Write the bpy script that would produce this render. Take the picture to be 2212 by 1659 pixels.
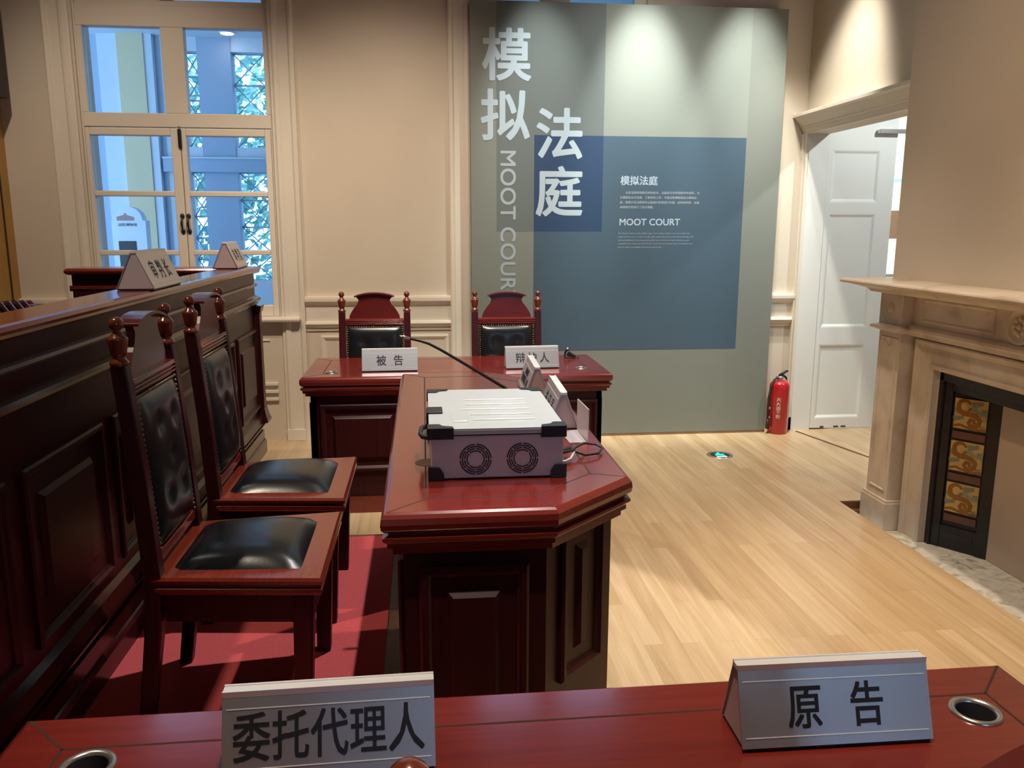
import bpy, math, random
from mathutils import Matrix, Vector
random.seed(7)
for o in list(bpy.data.objects):
    bpy.data.objects.remove(o)
scene = bpy.context.scene
COL = scene.collection
R = math.radians

# ------------------------------------------------------------------ camera
FPX = 1774.93
PITCH, YAW, ROLL = 0.188255, 0.106638, 0.0020815
CAM_Z = 1.53
cd = bpy.data.cameras.new('camera')
cam = bpy.data.objects.new('camera', cd)
COL.objects.link(cam)
cd.sensor_fit = 'HORIZONTAL'
cd.sensor_width = 36.0
cd.lens = 36.0 * FPX / 2212.0
cd.clip_start = 0.02
fw = Vector((math.sin(YAW) * math.cos(PITCH), math.cos(YAW) * math.cos(PITCH), -math.sin(PITCH)))
rt = Vector((math.cos(YAW), -math.sin(YAW), 0))
up = rt.cross(fw)
cr, sr = math.cos(ROLL), math.sin(ROLL)
rt2 = rt * cr + up * sr
up2 = up * cr - rt * sr
cam.matrix_world = Matrix(((rt2.x, up2.x, -fw.x, 0), (rt2.y, up2.y, -fw.y, 0), (rt2.z, up2.z, -fw.z, CAM_Z), (0, 0, 0, 1)))
scene.camera = cam

# ------------------------------------------------------------------ world, exposure
w = bpy.data.worlds.new('sky')
scene.world = w
w.use_nodes = True
bg = w.node_tree.nodes['Background']
bg.inputs['Color'].default_value = (0.32, 0.60, 1.0, 1)
bg.inputs['Strength'].default_value = 2.4
scene.view_settings.view_transform = 'Standard'
scene.view_settings.look = 'None'
scene.view_settings.gamma = 1.0
scene.view_settings.exposure = 0.55
scene.view_settings.use_curve_mapping = False
try:
    scene.cycles.use_denoising = True
    scene.cycles.max_bounces = 8
    scene.cycles.sample_clamp_indirect = 6
except Exception:
    pass

# ------------------------------------------------------------------ lamps of the room
WARM = (1.0, 0.72, 0.45)
MIDW = (1.0, 0.82, 0.63)
COOL = (1.0, 0.93, 0.80)
PANW = (0.97, 0.98, 0.91)
NEUT = (1.0, 0.96, 0.90)


def spot(name, loc, target, power, angle, color, blend=0.6, radius=0.04):
    l = bpy.data.lights.new(name, 'SPOT')
    l.energy = power
    l.color = color
    l.spot_size = R(angle)
    l.spot_blend = blend
    l.shadow_soft_size = radius
    o = bpy.data.objects.new(name, l)
    COL.objects.link(o)
    o.location = loc
    o.rotation_euler = (Vector(target) - Vector(loc)).to_track_quat('-Z', 'Y').to_euler()
    return o


def area(name, loc, target, power, sx, sy, color):
    l = bpy.data.lights.new(name, 'AREA')
    l.energy = power
    l.color = color
    l.shape = 'RECTANGLE'
    l.size, l.size_y = sx, sy
    o = bpy.data.objects.new(name, l)
    COL.objects.link(o)
    o.location = loc
    o.rotation_euler = (Vector(target) - Vector(loc)).to_track_quat('-Z', 'Y').to_euler()
    return o


# track spots that wash the exhibition panel and the rear wall
spot('track_spot', (0.80, 5.25, 3.95), (0.80, 5.85, 2.05), 170, 34, PANW, 1.0)
spot('track_spot', (1.53, 5.25, 3.95), (1.53, 5.85, 2.05), 430, 34, PANW, 1.0)
spot('track_spot', (2.28, 5.25, 3.95), (2.28, 5.85, 2.05), 330, 34, PANW, 1.0)
spot('track_spot', (1.5, 4.3, 3.95), (1.5, 5.85, 1.5), 130, 70, PANW, 1.0)
spot('track_spot', (2.10, 5.05, 3.95), (2.79, 5.30, 2.15), 110, 36, COOL, 1.0)
spot('track_spot', (2.15, 5.00, 3.90), (2.95, 5.75, 1.0), 140, 44, COOL, 0.7)
spot('track_spot', (-0.25, 3.6, 3.95), (-0.25, 5.97, 0.45), 230, 72, MIDW, 1.0)
spot('track_spot', (-1.9, 3.9, 3.95), (-1.9, 5.97, 0.9), 105, 76, MIDW, 1.0)
# spots over the benches, desks and floor
spot('track_spot', (-1.75, 1.95, 3.85), (-0.25, 2.45, 0.6), 130, 48, MIDW, 0.4)
spot('track_spot', (0.45, 3.1, 3.85), (0.10, 2.65, 0.5), 220, 38, NEUT, 0.15, 0.025)
spot('track_spot', (1.35, 4.1, 3.9), (1.5, 4.3, 0.0), 210, 62, MIDW, 1.0)
spot('track_spot', (1.85, 2.5, 3.9), (1.7, 2.7, 0.0), 210, 62, MIDW, 1.0)
spot('track_spot', (0.9, 2.0, 3.85), (1.2, 2.1, 0.0), 120, 56, MIDW, 1.0)
spot('track_spot', (0.4, 2.4, 3.9), (2.5, 2.9, 1.5), 80, 78, WARM, 1.0)
spot('track_spot', (0.1, 0.9, 3.85), (0.15, 0.95, 0.7), 190, 42, MIDW, 0.7)
spot('track_spot', (0.25, 2.9, 3.90), (0.15, 4.6, 0.80), 300, 34, NEUT, 0.8)

# ------------------------------------------------------------------ materials
MATS = {}


def _new(name):
    m = bpy.data.materials.new(name)
    m.use_nodes = True
    nt = m.node_tree
    b = nt.nodes['Principled BSDF']
    MATS[name] = m
    return m, nt, b


def _set(b, **kw):
    for k, v in kw.items():
        k = k.replace('_', ' ')
        if k in b.inputs:
            b.inputs[k].default_value = v


def plain(name, col, rough=0.5, metal=0.0, var=0.06, vscale=6.0, bump=0.0, bscale=60.0, **kw):
    m, nt, b = _new(name)
    _set(b, Roughness=rough, Metallic=metal, **kw)
    tc = nt.nodes.new('ShaderNodeTexCoord')
    n = nt.nodes.new('ShaderNodeTexNoise')
    n.inputs['Scale'].default_value = vscale
    n.inputs['Detail'].default_value = 4
    nt.links.new(tc.outputs['Object'], n.inputs['Vector'])
    r = nt.nodes.new('ShaderNodeValToRGB')
    r.color_ramp.elements[0].position = 0.3
    r.color_ramp.elements[1].position = 0.7
    r.color_ramp.elements[0].color = tuple(c * (1 - var) for c in col) + (1,)
    r.color_ramp.elements[1].color = tuple(min(1, c * (1 + var)) for c in col) + (1,)
    nt.links.new(n.outputs['Fac'], r.inputs['Fac'])
    nt.links.new(r.outputs['Color'], b.inputs['Base Color'])
    if bump:
        n2 = nt.nodes.new('ShaderNodeTexNoise')
        n2.inputs['Scale'].default_value = bscale
        nt.links.new(tc.outputs['Object'], n2.inputs['Vector'])
        bp = nt.nodes.new('ShaderNodeBump')
        bp.inputs['Strength'].default_value = bump
        bp.inputs['Distance'].default_value = 0.002
        nt.links.new(n2.outputs['Fac'], bp.inputs['Height'])
        nt.links.new(bp.outputs['Normal'], b.inputs['Normal'])
    return m


def grain(name, c0, c1, rough=0.25, scale=(2, 30, 30), coat=0.5, spec=0.5):
    m, nt, b = _new(name)
    _set(b, Roughness=rough, Coat_Weight=coat, Coat_Roughness=0.12, Specular_IOR_Level=spec)
    tc = nt.nodes.new('ShaderNodeTexCoord')
    mp = nt.nodes.new('ShaderNodeMapping')
    mp.inputs['Scale'].default_value = scale
    nt.links.new(tc.outputs['Object'], mp.inputs['Vector'])
    n = nt.nodes.new('ShaderNodeTexNoise')
    n.inputs['Scale'].default_value = 3.0
    n.inputs['Detail'].default_value = 6
    n.inputs['Distortion'].default_value = 0.6
    nt.links.new(mp.outputs['Vector'], n.inputs['Vector'])
    r = nt.nodes.new('ShaderNodeValToRGB')
    r.color_ramp.elements[0].position = 0.32
    r.color_ramp.elements[1].position = 0.72
    r.color_ramp.elements[0].color = c0 + (1,)
    r.color_ramp.elements[1].color = c1 + (1,)
    nt.links.new(n.outputs['Fac'], r.inputs['Fac'])
    nt.links.new(r.outputs['Color'], b.inputs['Base Color'])
    return m


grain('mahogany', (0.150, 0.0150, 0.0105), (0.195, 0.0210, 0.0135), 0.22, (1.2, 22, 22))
grain('mahogany_shade', (0.034, 0.0058, 0.0068), (0.050, 0.0080, 0.0084), 0.36, (26, 26, 2), 0.04, 0.22)  # shaded copy of mahogany: dimness of upright faces put into the colour
grain('mahogany_shade_gloss', (0.030, 0.0045, 0.0046), (0.048, 0.0068, 0.0062), 0.26, (26, 26, 2), 0.25, 0.3)  # glossier shaded copy for the bench mouldings, shade painted in
grain('mahogany_lit', (0.165, 0.0200, 0.0090), (0.215, 0.0290, 0.0125), 0.24, (1.5, 22, 22), 0.4)  # lit copy for the seat frames: strong lamplight put into the colour
grain('finial_lit', (0.125, 0.0230, 0.0105), (0.165, 0.0310, 0.0135), 0.22, (22, 22, 2), 0.5)  # orange lamplight on the finials painted into the wood
grain('crest_shade', (0.085, 0.0100, 0.0090), (0.115, 0.0135, 0.0110), 0.26, (1.5, 22, 22), 0.3)  # darker copy for the crests: their lack of light is in the colour
plain('groove', (0.035, 0.010, 0.004), 0.6)
plain('leather', (0.008, 0.009, 0.010), 0.26, var=0.2, vscale=14, bump=0.06, bscale=180)
plain('stud', (0.25, 0.19, 0.12), 0.3, 0.9)
plain('wall_paint', (0.68, 0.60, 0.49), 0.65, var=0.03, vscale=2, bump=0.08, bscale=120)
plain('trim_paint', (0.78, 0.72, 0.62), 0.42, var=0.02, vscale=3)
plain('door_paint', (0.80, 0.83, 0.82), 0.38, var=0.02, vscale=3)
plain('ceiling_paint', (0.52, 0.46, 0.39), 0.9)
plain('ochre_wood', (0.48, 0.26, 0.05), 0.4, var=0.1, vscale=8)
plain('alu', (0.60, 0.60, 0.63), 0.36, 0.80, var=0.02, vscale=300)
plain('alu_bright', (0.86, 0.87, 0.88), 0.30, 0.25, var=0.02)
plain('plate_end', (0.52, 0.43, 0.45), 0.5, var=0.03)
plain('black_plastic', (0.012, 0.012, 0.014), 0.38, var=0.1)
plain('rubber', (0.02, 0.02, 0.021), 0.6, var=0.1)
plain('ink', (0.010, 0.011, 0.016), 0.6)
plain('ridge_highlight', (0.85, 0.88, 0.90), 0.22, 0.1, var=0.01)  # paler than the lid metal: lamp highlight put into the ridge colour
plain('case_metal', (0.58, 0.63, 0.66), 0.36, 0.15, var=0.015, vscale=40)
plain('case_side', (0.60, 0.57, 0.66), 0.42, 0.15, var=0.02, vscale=40)
plain('vent_dark', (0.035, 0.030, 0.045), 0.6)
plain('panel_base', (0.205, 0.228, 0.205), 0.55, var=0.01)
plain('panel_grey', (0.132, 0.160, 0.158), 0.55, var=0.01)
plain('panel_light', (0.240, 0.268, 0.242), 0.55, var=0.01)
plain('panel_blue', (0.058, 0.104, 0.150), 0.55, var=0.01)
plain('panel_navy', (0.022, 0.055, 0.125), 0.55, var=0.01)
plain('panel_white', (0.43, 0.53, 0.61), 0.55, var=0.01)
plain('panel_pale', (0.36, 0.43, 0.48), 0.55, var=0.01)
plain('panel_edge', (0.30, 0.20, 0.13), 0.5)
plain('ext_red', (0.48, 0.012, 0.018), 0.25, var=0.02, Coat_Weight=0.4)
plain('ext_text', (0.70, 0.45, 0.42), 0.5)
plain('steel', (0.55, 0.55, 0.54), 0.28, 0.9, var=0.02)
plain('iron', (0.010, 0.009, 0.009), 0.42, var=0.3, vscale=30, bump=0.4, bscale=90)
plain('tile_brown', (0.13, 0.055, 0.040), 0.3, var=0.15, vscale=30)
plain('fire_board', (0.52, 0.42, 0.33), 0.75, var=0.10, vscale=3)
plain('carpet_red', (0.60, 0.085, 0.095), 0.9, var=0.10, vscale=160, bump=0.6, bscale=500)
plain('walnut_dark', (0.16, 0.075, 0.035), 0.5, var=0.2, vscale=12)
plain('ground_dark', (0.05, 0.05, 0.05), 0.8)
plain('gallery_cream_warmlit', (0.74, 0.60, 0.36), 0.7, var=0.02)  # cream pilaster, deepened: warm light on it is put into the colour
plain('gallery_white', (0.70, 0.74, 0.78), 0.7, var=0.02)
plain('gallery_grey', (0.42, 0.50, 0.60), 0.7, var=0.02)
plain('stand_white', (0.75, 0.77, 0.82), 0.5, var=0.02)
plain('emblem', (0.42, 0.25, 0.22), 0.6)
plain('screen_dark', (0.035, 0.025, 0.022), 0.35)
plain('display_white', (0.86, 0.86, 0.83), 0.6)
plain('display_blue', (0.20, 0.42, 0.55), 0.6)
plain('display_brown', (0.14, 0.09, 0.06), 0.6)
plain('leaf_green', (0.16, 0.42, 0.26), 0.6, var=0.5, vscale=1.5)
plain('bark', (0.10, 0.07, 0.05), 0.9)

# window glass: thin pane
m, nt, b = _new('glass')
_set(b, Base_Color=(1, 1, 1, 1), Roughness=0.02, IOR=1.1)
b.inputs['Transmission Weight'].default_value = 1.0
# acrylic of the card stand
m, nt, b = _new('acrylic')
_set(b, Base_Color=(0.92, 0.86, 0.90, 1), Roughness=0.18, IOR=1.2)
b.inputs['Transmission Weight'].default_value = 0.55
# lit exit sign parts and the glowing downlight
for nm, c, s in (('exit_green', (0.01, 0.85, 0.42), 1.6), ('exit_white', (0.85, 0.95, 1.0), 2.2), ('lamp_white', (1, 0.98, 0.95), 8.0)):
    m, nt, b = _new(nm)
    _set(b, Base_Color=c + (1,), Roughness=0.4)
    b.inputs['Emission Color'].default_value = c + (1,)
    b.inputs['Emission Strength'].default_value = s


def planks():
    m, nt, b = _new('oak_planks')
    _set(b, Roughness=0.34, Coat_Weight=0.25, Coat_Roughness=0.2)
    tc = nt.nodes.new('ShaderNodeTexCoord')
    mp = nt.nodes.new('ShaderNodeMapping')
    mp.inputs['Rotation'].default_value = (0, 0, R(90))
    nt.links.new(tc.outputs['Object'], mp.inputs['Vector'])
    br = nt.nodes.new('ShaderNodeTexBrick')
    br.offset = 0.37
    br.offset_frequency = 2
    br.inputs['Scale'].default_value = 1.0
    br.inputs['Brick Width'].default_value = 0.92
    br.inputs['Row Height'].default_value = 0.072
    br.inputs['Mortar Size'].default_value = 0.0006
    br.inputs['Mortar Smooth'].default_value = 0.5
    br.inputs['Bias'].default_value = 0.0
    br.inputs['Color1'].default_value = (0.56, 0.395, 0.215, 1)
    br.inputs['Color2'].default_value = (0.69, 0.525, 0.325, 1)
    br.inputs['Mortar'].default_value = (0.42, 0.26, 0.12, 1)
    nt.links.new(mp.outputs['Vector'], br.inputs['Vector'])
    mp2 = nt.nodes.new('ShaderNodeMapping')
    mp2.inputs['Scale'].default_value = (22, 1.1, 1)
    nt.links.new(tc.outputs['Object'], mp2.inputs['Vector'])
    n = nt.nodes.new('ShaderNodeTexNoise')
    n.inputs['Scale'].default_value = 1.6
    n.inputs['Detail'].default_value = 5
    n.inputs['Distortion'].default_value = 0.5
    nt.links.new(mp2.outputs['Vector'], n.inputs['Vector'])
    r = nt.nodes.new('ShaderNodeValToRGB')
    r.color_ramp.elements[0].position = 0.3
    r.color_ramp.elements[1].position = 0.7
    r.color_ramp.elements[0].color = (0.78, 0.74, 0.70, 1)
    r.color_ramp.elements[1].color = (1.0, 1.0, 1.0, 1)
    nt.links.new(n.outputs['Fac'], r.inputs['Fac'])
    mx = nt.nodes.new('ShaderNodeMix')
    mx.data_type = 'RGBA'
    mx.blend_type = 'MULTIPLY'
    mx.inputs['Factor'].default_value = 1.0
    nt.links.new(br.outputs['Color'], mx.inputs['A'])
    nt.links.new(r.outputs['Color'], mx.inputs['B'])
    nt.links.new(mx.outputs['Result'], b.inputs['Base Color'])


planks()


def stone(name, c0, c1, c2, scale, rough):
    m, nt, b = _new(name)
    _set(b, Roughness=rough)
    tc = nt.nodes.new('ShaderNodeTexCoord')
    n = nt.nodes.new('ShaderNodeTexNoise')
    n.inputs['Scale'].default_value = scale
    n.inputs['Detail'].default_value = 7
    n.inputs['Distortion'].default_value = 1.4
    nt.links.new(tc.outputs['Object'], n.inputs['Vector'])
    r = nt.nodes.new('ShaderNodeValToRGB')
    e = r.color_ramp.elements
    e[0].position, e[0].color = 0.30, c0 + (1,)
    e[1].position, e[1].color = 0.62, c2 + (1,)
    k = e.new(0.44)
    k.color = c1 + (1,)
    nt.links.new(n.outputs['Fac'], r.inputs['Fac'])
    nt.links.new(r.outputs['Color'], b.inputs['Base Color'])


stone('marble_old', (0.46, 0.37, 0.28), (0.61, 0.52, 0.42), (0.67, 0.59, 0.49), 3.2, 0.42)
stone('hearth_marble', (0.30, 0.28, 0.23), (0.56, 0.54, 0.47), (0.70, 0.68, 0.62), 13.0, 0.45)
stone('leaf_sky', (0.12, 0.34, 0.26), (0.30, 0.58, 0.48), (0.60, 0.85, 0.78), 9.0, 0.8)


def tile_mat():
    # glazed picture tile: brown scroll, yellow ground, grey-green leaf, built from object coordinates of the tile (x, z in metres)
    m, nt, b = _new('scroll_tile')
    _set(b, Roughness=0.28, Coat_Weight=0.3)
    tc = nt.nodes.new('ShaderNodeTexCoord')
    n = nt.nodes.new('ShaderNodeTexNoise')
    n.inputs['Scale'].default_value = 16
    n.inputs['Detail'].default_value = 2
    nt.links.new(tc.outputs['Object'], n.inputs['Vector'])
    r = nt.nodes.new('ShaderNodeValToRGB')
    r.color_ramp.interpolation = 'LINEAR'
    e = r.color_ramp.elements
    e[0].position, e[0].color = 0.36, (0.22, 0.26, 0.16, 1)
    e[1].position, e[1].color = 0.46, (0.50, 0.34, 0.10, 1)
    k = e.new(0.62)
    k.color = (0.56, 0.38, 0.13, 1)
    nt.links.new(n.outputs['Fac'], r.inputs['Fac'])
    nt.links.new(r.outputs['Color'], b.inputs['Base Color'])


tile_mat()
plain('tile_scroll', (0.25, 0.10, 0.012), 0.3, var=0.12, vscale=30)
plain('tile_leaf', (0.21, 0.22, 0.15), 0.3, var=0.1, vscale=30)


# ------------------------------------------------------------------ mesh builder
class MB:
    def __init__(self):
        self.v, self.f, self.fm, self.sm, self.mats = [], [], [], [], []
        self.M = Matrix.Identity(4)

    def at(self, M=None):
        self.M = M if M is not None else Matrix.Identity(4)
        return self

    def mi(self, mat):
        if mat not in self.mats:
            self.mats.append(mat)
        return self.mats.index(mat)

    def add(self, vs, fs, mat, smooth=False):
        o = len(self.v)
        k = self.mi(mat)
        self.v += [tuple(self.M @ Vector(p)) for p in vs]
        for f in fs:
            self.f.append(tuple(i + o for i in f))
            self.fm.append(k)
            self.sm.append(smooth)
        return self

    def box(self, a, b, mat):
        x0, x1 = sorted((a[0], b[0]))
        y0, y1 = sorted((a[1], b[1]))
        z0, z1 = sorted((a[2], b[2]))
        vs = [(x0, y0, z0), (x1, y0, z0), (x1, y1, z0), (x0, y1, z0), (x0, y0, z1), (x1, y0, z1), (x1, y1, z1), (x0, y1, z1)]
        return self.add(vs, [(0, 3, 2, 1), (4, 5, 6, 7), (0, 1, 5, 4), (1, 2, 6, 5), (2, 3, 7, 6), (3, 0, 4, 7)], mat)

    def prism(self, poly, z0, z1, mat, smooth=False):
        n = len(poly)
        vs = [(x, y, z0) for x, y in poly] + [(x, y, z1) for x, y in poly]
        self.add(vs, [tuple(range(n - 1, -1, -1)), tuple(range(n, 2 * n))], mat)
        o = [(i, (i + 1) % n, n + (i + 1) % n, n + i) for i in range(n)]
        return self.add(vs, o, mat, smooth)

    def rings(self, poly, prof, mat, cap0=True, cap1=True, closed=True):
        """prof: (outset, z) up a mitred profile round the polygon (counter-clockwise)."""
        n = len(poly)
        P = [Vector((p[0], p[1])) for p in poly]
        offs = []
        for i in range(n):
            a, b, c = P[i - 1], P[i], P[(i + 1) % n]
            d1, d2 = (b - a).normalized(), (c - b).normalized()
            n1, n2 = Vector((d1.y, -d1.x)), Vector((d2.y, -d2.x))
            mm = (n1 + n2)
            mm = mm / max(0.2, mm.dot(n1))
            offs.append(mm)
        vs, fs = [], []
        for o, z in prof:
            vs += [(P[i].x + offs[i].x * o, P[i].y + offs[i].y * o, z) for i in range(n)]
        for k in range(len(prof) - 1):
            for i in range(n):
                j = (i + 1) % n
                fs.append((k * n + i, k * n + j, (k + 1) * n + j, (k + 1) * n + i))
        if cap0:
            fs.append(tuple(range(n - 1, -1, -1)))
        if cap1:
            q = (len(prof) - 1) * n
            fs.append(tuple(range(q, q + n)))
        return self.add(vs, fs, mat)

    def lathe(self, prof, mat, seg=20, smooth=True, caps=True):
        vs, fs = [], []
        for r, z in prof:
            for i in range(seg):
                t = 2 * math.pi * i / seg
                vs.append((r * math.cos(t), r * math.sin(t), z))
        for k in range(len(prof) - 1):
            for i in range(seg):
                j = (i + 1) % seg
                fs.append((k * seg + i, k * seg + j, (k + 1) * seg + j, (k + 1) * seg + i))
        self.add(vs, fs, mat, smooth)
        if caps:
            q = (len(prof) - 1) * seg
            self.add(vs, [tuple(range(seg - 1, -1, -1)), tuple(range(q, q + seg))], mat)
        return self

    def tube(self, pts, r, mat, seg=10, smooth=True):
        P = [Vector(p) for p in pts]
        rs = r if isinstance(r, (list, tuple)) else [r] * len(P)
        t0 = (P[1] - P[0]).normalized()
        ref = Vector((0, 0, 1)) if abs(t0.z) < 0.9 else Vector((1, 0, 0))
        u = t0.cross(ref).normalized()
        vs, fs = [], []
        for k, p in enumerate(P):
            a = P[max(0, k - 1)]
            b = P[min(len(P) - 1, k + 1)]
            t = (b - a).normalized()
            u = (u - t * u.dot(t)).normalized()
            v = t.cross(u)
            for i in range(seg):
                an = 2 * math.pi * i / seg
                vs.append(tuple(p + (u * math.cos(an) + v * math.sin(an)) * rs[k]))
        for k in range(len(P) - 1):
            for i in range(seg):
                j = (i + 1) % seg
                fs.append((k * seg + i, k * seg + j, (k + 1) * seg + j, (k + 1) * seg + i))
        q = (len(P) - 1) * seg
        fs += [tuple(range(seg - 1, -1, -1)), tuple(range(q, q + seg))]
        return self.add(vs, fs, mat, smooth)

    def ball(self, c, r, mat, seg=14, sx=1, sy=1, sz=1):
        keep = self.M
        self.M = keep @ Matrix.Translation(c) @ Matrix.Diagonal((sx, sy, sz, 1))
        prof = [(max(1e-4, r * math.sin(math.pi * k / 10)), -r * math.cos(math.pi * k / 10)) for k in range(11)]
        self.lathe(prof, mat, seg)
        self.M = keep
        return self

    def field(self, x0, x1, z0, z1, y, d, inset, mat):
        """bevelled raised field on a face that looks to -y: base at y, top at y-d."""
        vs = [(x0, y, z0), (x1, y, z0), (x1, y, z1), (x0, y, z1),
              (x0 + inset, y - d, z0 + inset), (x1 - inset, y - d, z0 + inset), (x1 - inset, y - d, z1 - inset), (x0 + inset, y - d, z1 - inset)]
        return self.add(vs, [(4, 5, 6, 7), (0, 1, 5, 4), (1, 2, 6, 5), (2, 3, 7, 6), (3, 0, 4, 7)], mat)

    def frame(self, x0, x1, z0, z1, y, prof, mat):
        """moulding round a rectangle on a face that looks to -y; prof: (inset, height)."""
        vs, fs = [], []
        for i, h in prof:
            vs += [(x0 + i, y - h, z0 + i), (x1 - i, y - h, z0 + i), (x1 - i, y - h, z1 - i), (x0 + i, y - h, z1 - i)]
        for k in range(len(prof) - 1):
            for i in range(4):
                j = (i + 1) % 4
                fs.append((k * 4 + i, k * 4 + j, (k + 1) * 4 + j, (k + 1) * 4 + i))
        return self.add(vs, fs, mat)

    def text(self, s, size, mat, x=0.0, y=0.0, align='CENTER', sx=1.0, bold=0.0, res=2, thick=0.0004, spacing=1.0):
        """lettering on the local xy plane (z up from the surface)."""
        c = bpy.data.curves.new('t', 'FONT')
        c.body = s
        c.size = size
        c.align_x = align
        c.align_y = 'CENTER'
        c.resolution_u = res
        c.extrude = thick / 2
        c.space_character = spacing
        o = bpy.data.objects.new('t', c)
        COL.objects.link(o)
        bpy.context.view_layer.update()
        dg = bpy.context.evaluated_depsgraph_get()
        me = bpy.data.meshes.new_from_object(o.evaluated_get(dg))
        vs0 = [(v.co.x * sx + x, v.co.y + y, v.co.z + thick / 2) for v in me.vertices]
        fs0 = [tuple(p.vertices) for p in me.polygons]
        vs, fs = [], []
        nd = 4 if bold < 0.003 else 14
        for dx, dy in ([(0, 0)] if not bold else [(bold * 1.3 * math.cos(2 * math.pi * (q + 0.5) / nd), bold * 1.3 * math.sin(2 * math.pi * (q + 0.5) / nd)) for q in range(nd)]):
            k0 = len(vs)
            vs += [(p[0] + dx, p[1] + dy, p[2] + 0.00002 * len(fs) / max(1, len(fs0))) for p in vs0]
            fs += [tuple(i + k0 for i in f) for f in fs0]
        bpy.data.objects.remove(o)
        bpy.data.curves.remove(c)
        bpy.data.meshes.remove(me)
        return self.add(vs, fs, mat)

    def build(self, name, parent=None, loc=None, bevel=0.0, seg=2, rotz=None, angle=40):
        me = bpy.data.meshes.new(name)
        me.from_pydata(self.v, [], self.f)
        for mt in self.mats:
            me.materials.append(MATS[mt])
        me.polygons.foreach_set('material_index', self.fm)
        me.polygons.foreach_set('use_smooth', self.sm)
        me.update()
        o = bpy.data.objects.new(name, me)
        COL.objects.link(o)
        if parent:
            o.parent = parent
        if loc:
            o.location = loc
        if rotz is not None:
            o.rotation_euler.z = rotz
        if bevel:
            bm = o.modifiers.new('bevel', 'BEVEL')
            bm.width = bevel
            bm.segments = seg
            bm.limit_method = 'ANGLE'
            bm.angle_limit = R(angle)
        return o


def face_frame(origin, xdir, ydir, zdir):
    """matrix of a local frame: columns are the world directions of local x, y, z."""
    x, y, z = Vector(xdir).normalized(), Vector(ydir).normalized(), Vector(zdir).normalized()
    return Matrix(((x.x, y.x, z.x, origin[0]), (x.y, y.y, z.y, origin[1]), (x.z, y.z, z.z, origin[2]), (0, 0, 0, 1)))


def tag(o, label=None, cat=None, group=None, kind=None):
    if label:
        o['label'] = label
    if cat:
        o['category'] = cat
    if group:
        o['group'] = group
    if kind:
        o['kind'] = kind
    return o


def thing(name, label, cat, loc=(0, 0, 0), rotz=0.0, group=None):
    o = bpy.data.objects.new(name, None)
    o.empty_display_size = 0.1
    COL.objects.link(o)
    o.location = loc
    o.rotation_euler.z = rotz
    return tag(o, label, cat, group)


def struct(mb, name, label, cat, bevel=0.0):
    return tag(mb.build(name, bevel=bevel), label, cat, kind='structure')


def dup(root, loc, rotz, label):
    r = root.copy()
    COL.objects.link(r)
    r.location = loc
    r.rotation_euler.z = rotz
    r['label'] = label
    for ch in list(root.children):
        c = ch.copy()
        COL.objects.link(c)
        c.parent = r
        for g in ch.children:
            d = g.copy()
            COL.objects.link(d)
            d.parent = c
    return r


# ================================================================== ROOM SHELL
XL, XR, XB = -2.745, 2.79, 2.56     # left wall, alcove wall with the door, chimney breast face
YB, YF, ZC = 5.97, -2.6, 4.3        # rear wall, wall behind the photographer, ceiling
CUT_X, CUT_Y, HZ = 2.335, 4.26, -0.075

b = MB()
b.prism([(XL, YF), (CUT_X, YF), (CUT_X, CUT_Y), (3.0, CUT_Y), (3.0, YB), (XL, YB)], -0.07, 0.0, 'oak_planks')
struct(b, 'floor', 'pale oak plank floor of the court room', 'floor')
b = MB().box((CUT_X, YF, HZ - 0.1), (XB + 0.3, CUT_Y, HZ), 'hearth_marble')
struct(b, 'floor_hearth', 'sunken grey white marble hearth in front of the fireplace', 'floor')
b = MB()
b.box((CUT_X + 0.002, CUT_Y - 0.012, HZ + 0.001), (XB, CUT_Y, -0.002), 'walnut_dark')
b.box((CUT_X + 0.002, CUT_Y - 0.05, HZ + 0.001), (XB, CUT_Y - 0.012, HZ + 0.03), 'walnut_dark')
struct(b, 'trim_1', 'dark wooden riser where the plank floor stops beside the fireplace', 'floor trim')
b = MB()
d = Vector((2.977 - 2.82, 5.14 - 5.832, 0)).normalized()
n = Vector((-d.y, d.x, 0))
p0, p1 = Vector((2.815, 5.85, 0)), Vector((2.985, 5.10, 0))
b.add([tuple(p0 - n * 0.008 + Vector((0, 0, 0.0005))), tuple(p1 - n * 0.008 + Vector((0, 0, 0.0005))), tuple(p1 + n * 0.008 + Vector((0, 0, 0.0005))), tuple(p0 + n * 0.008 + Vector((0, 0, 0.0005))),
       tuple(p0 - n * 0.004 + Vector((0, 0, 0.006))), tuple(p1 - n * 0.004 + Vector((0, 0, 0.006))), tuple(p1 + n * 0.004 + Vector((0, 0, 0.006))), tuple(p0 + n * 0.004 + Vector((0, 0, 0.006)))],
      [(4, 7, 6, 5), (0, 4, 5, 1), (1, 5, 6, 2), (2, 6, 7, 3), (3, 7, 4, 0)], 'walnut_dark')
struct(b, 'trim_2', 'narrow dark wooden threshold strip across the doorway floor', 'threshold')
b = MB().box((3.0, 3.0, -0.07), (8.0, 12.0, 0.0), 'oak_planks')
struct(b, 'floor_doorway', 'oak plank floor of the room beyond the open door', 'floor')

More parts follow.
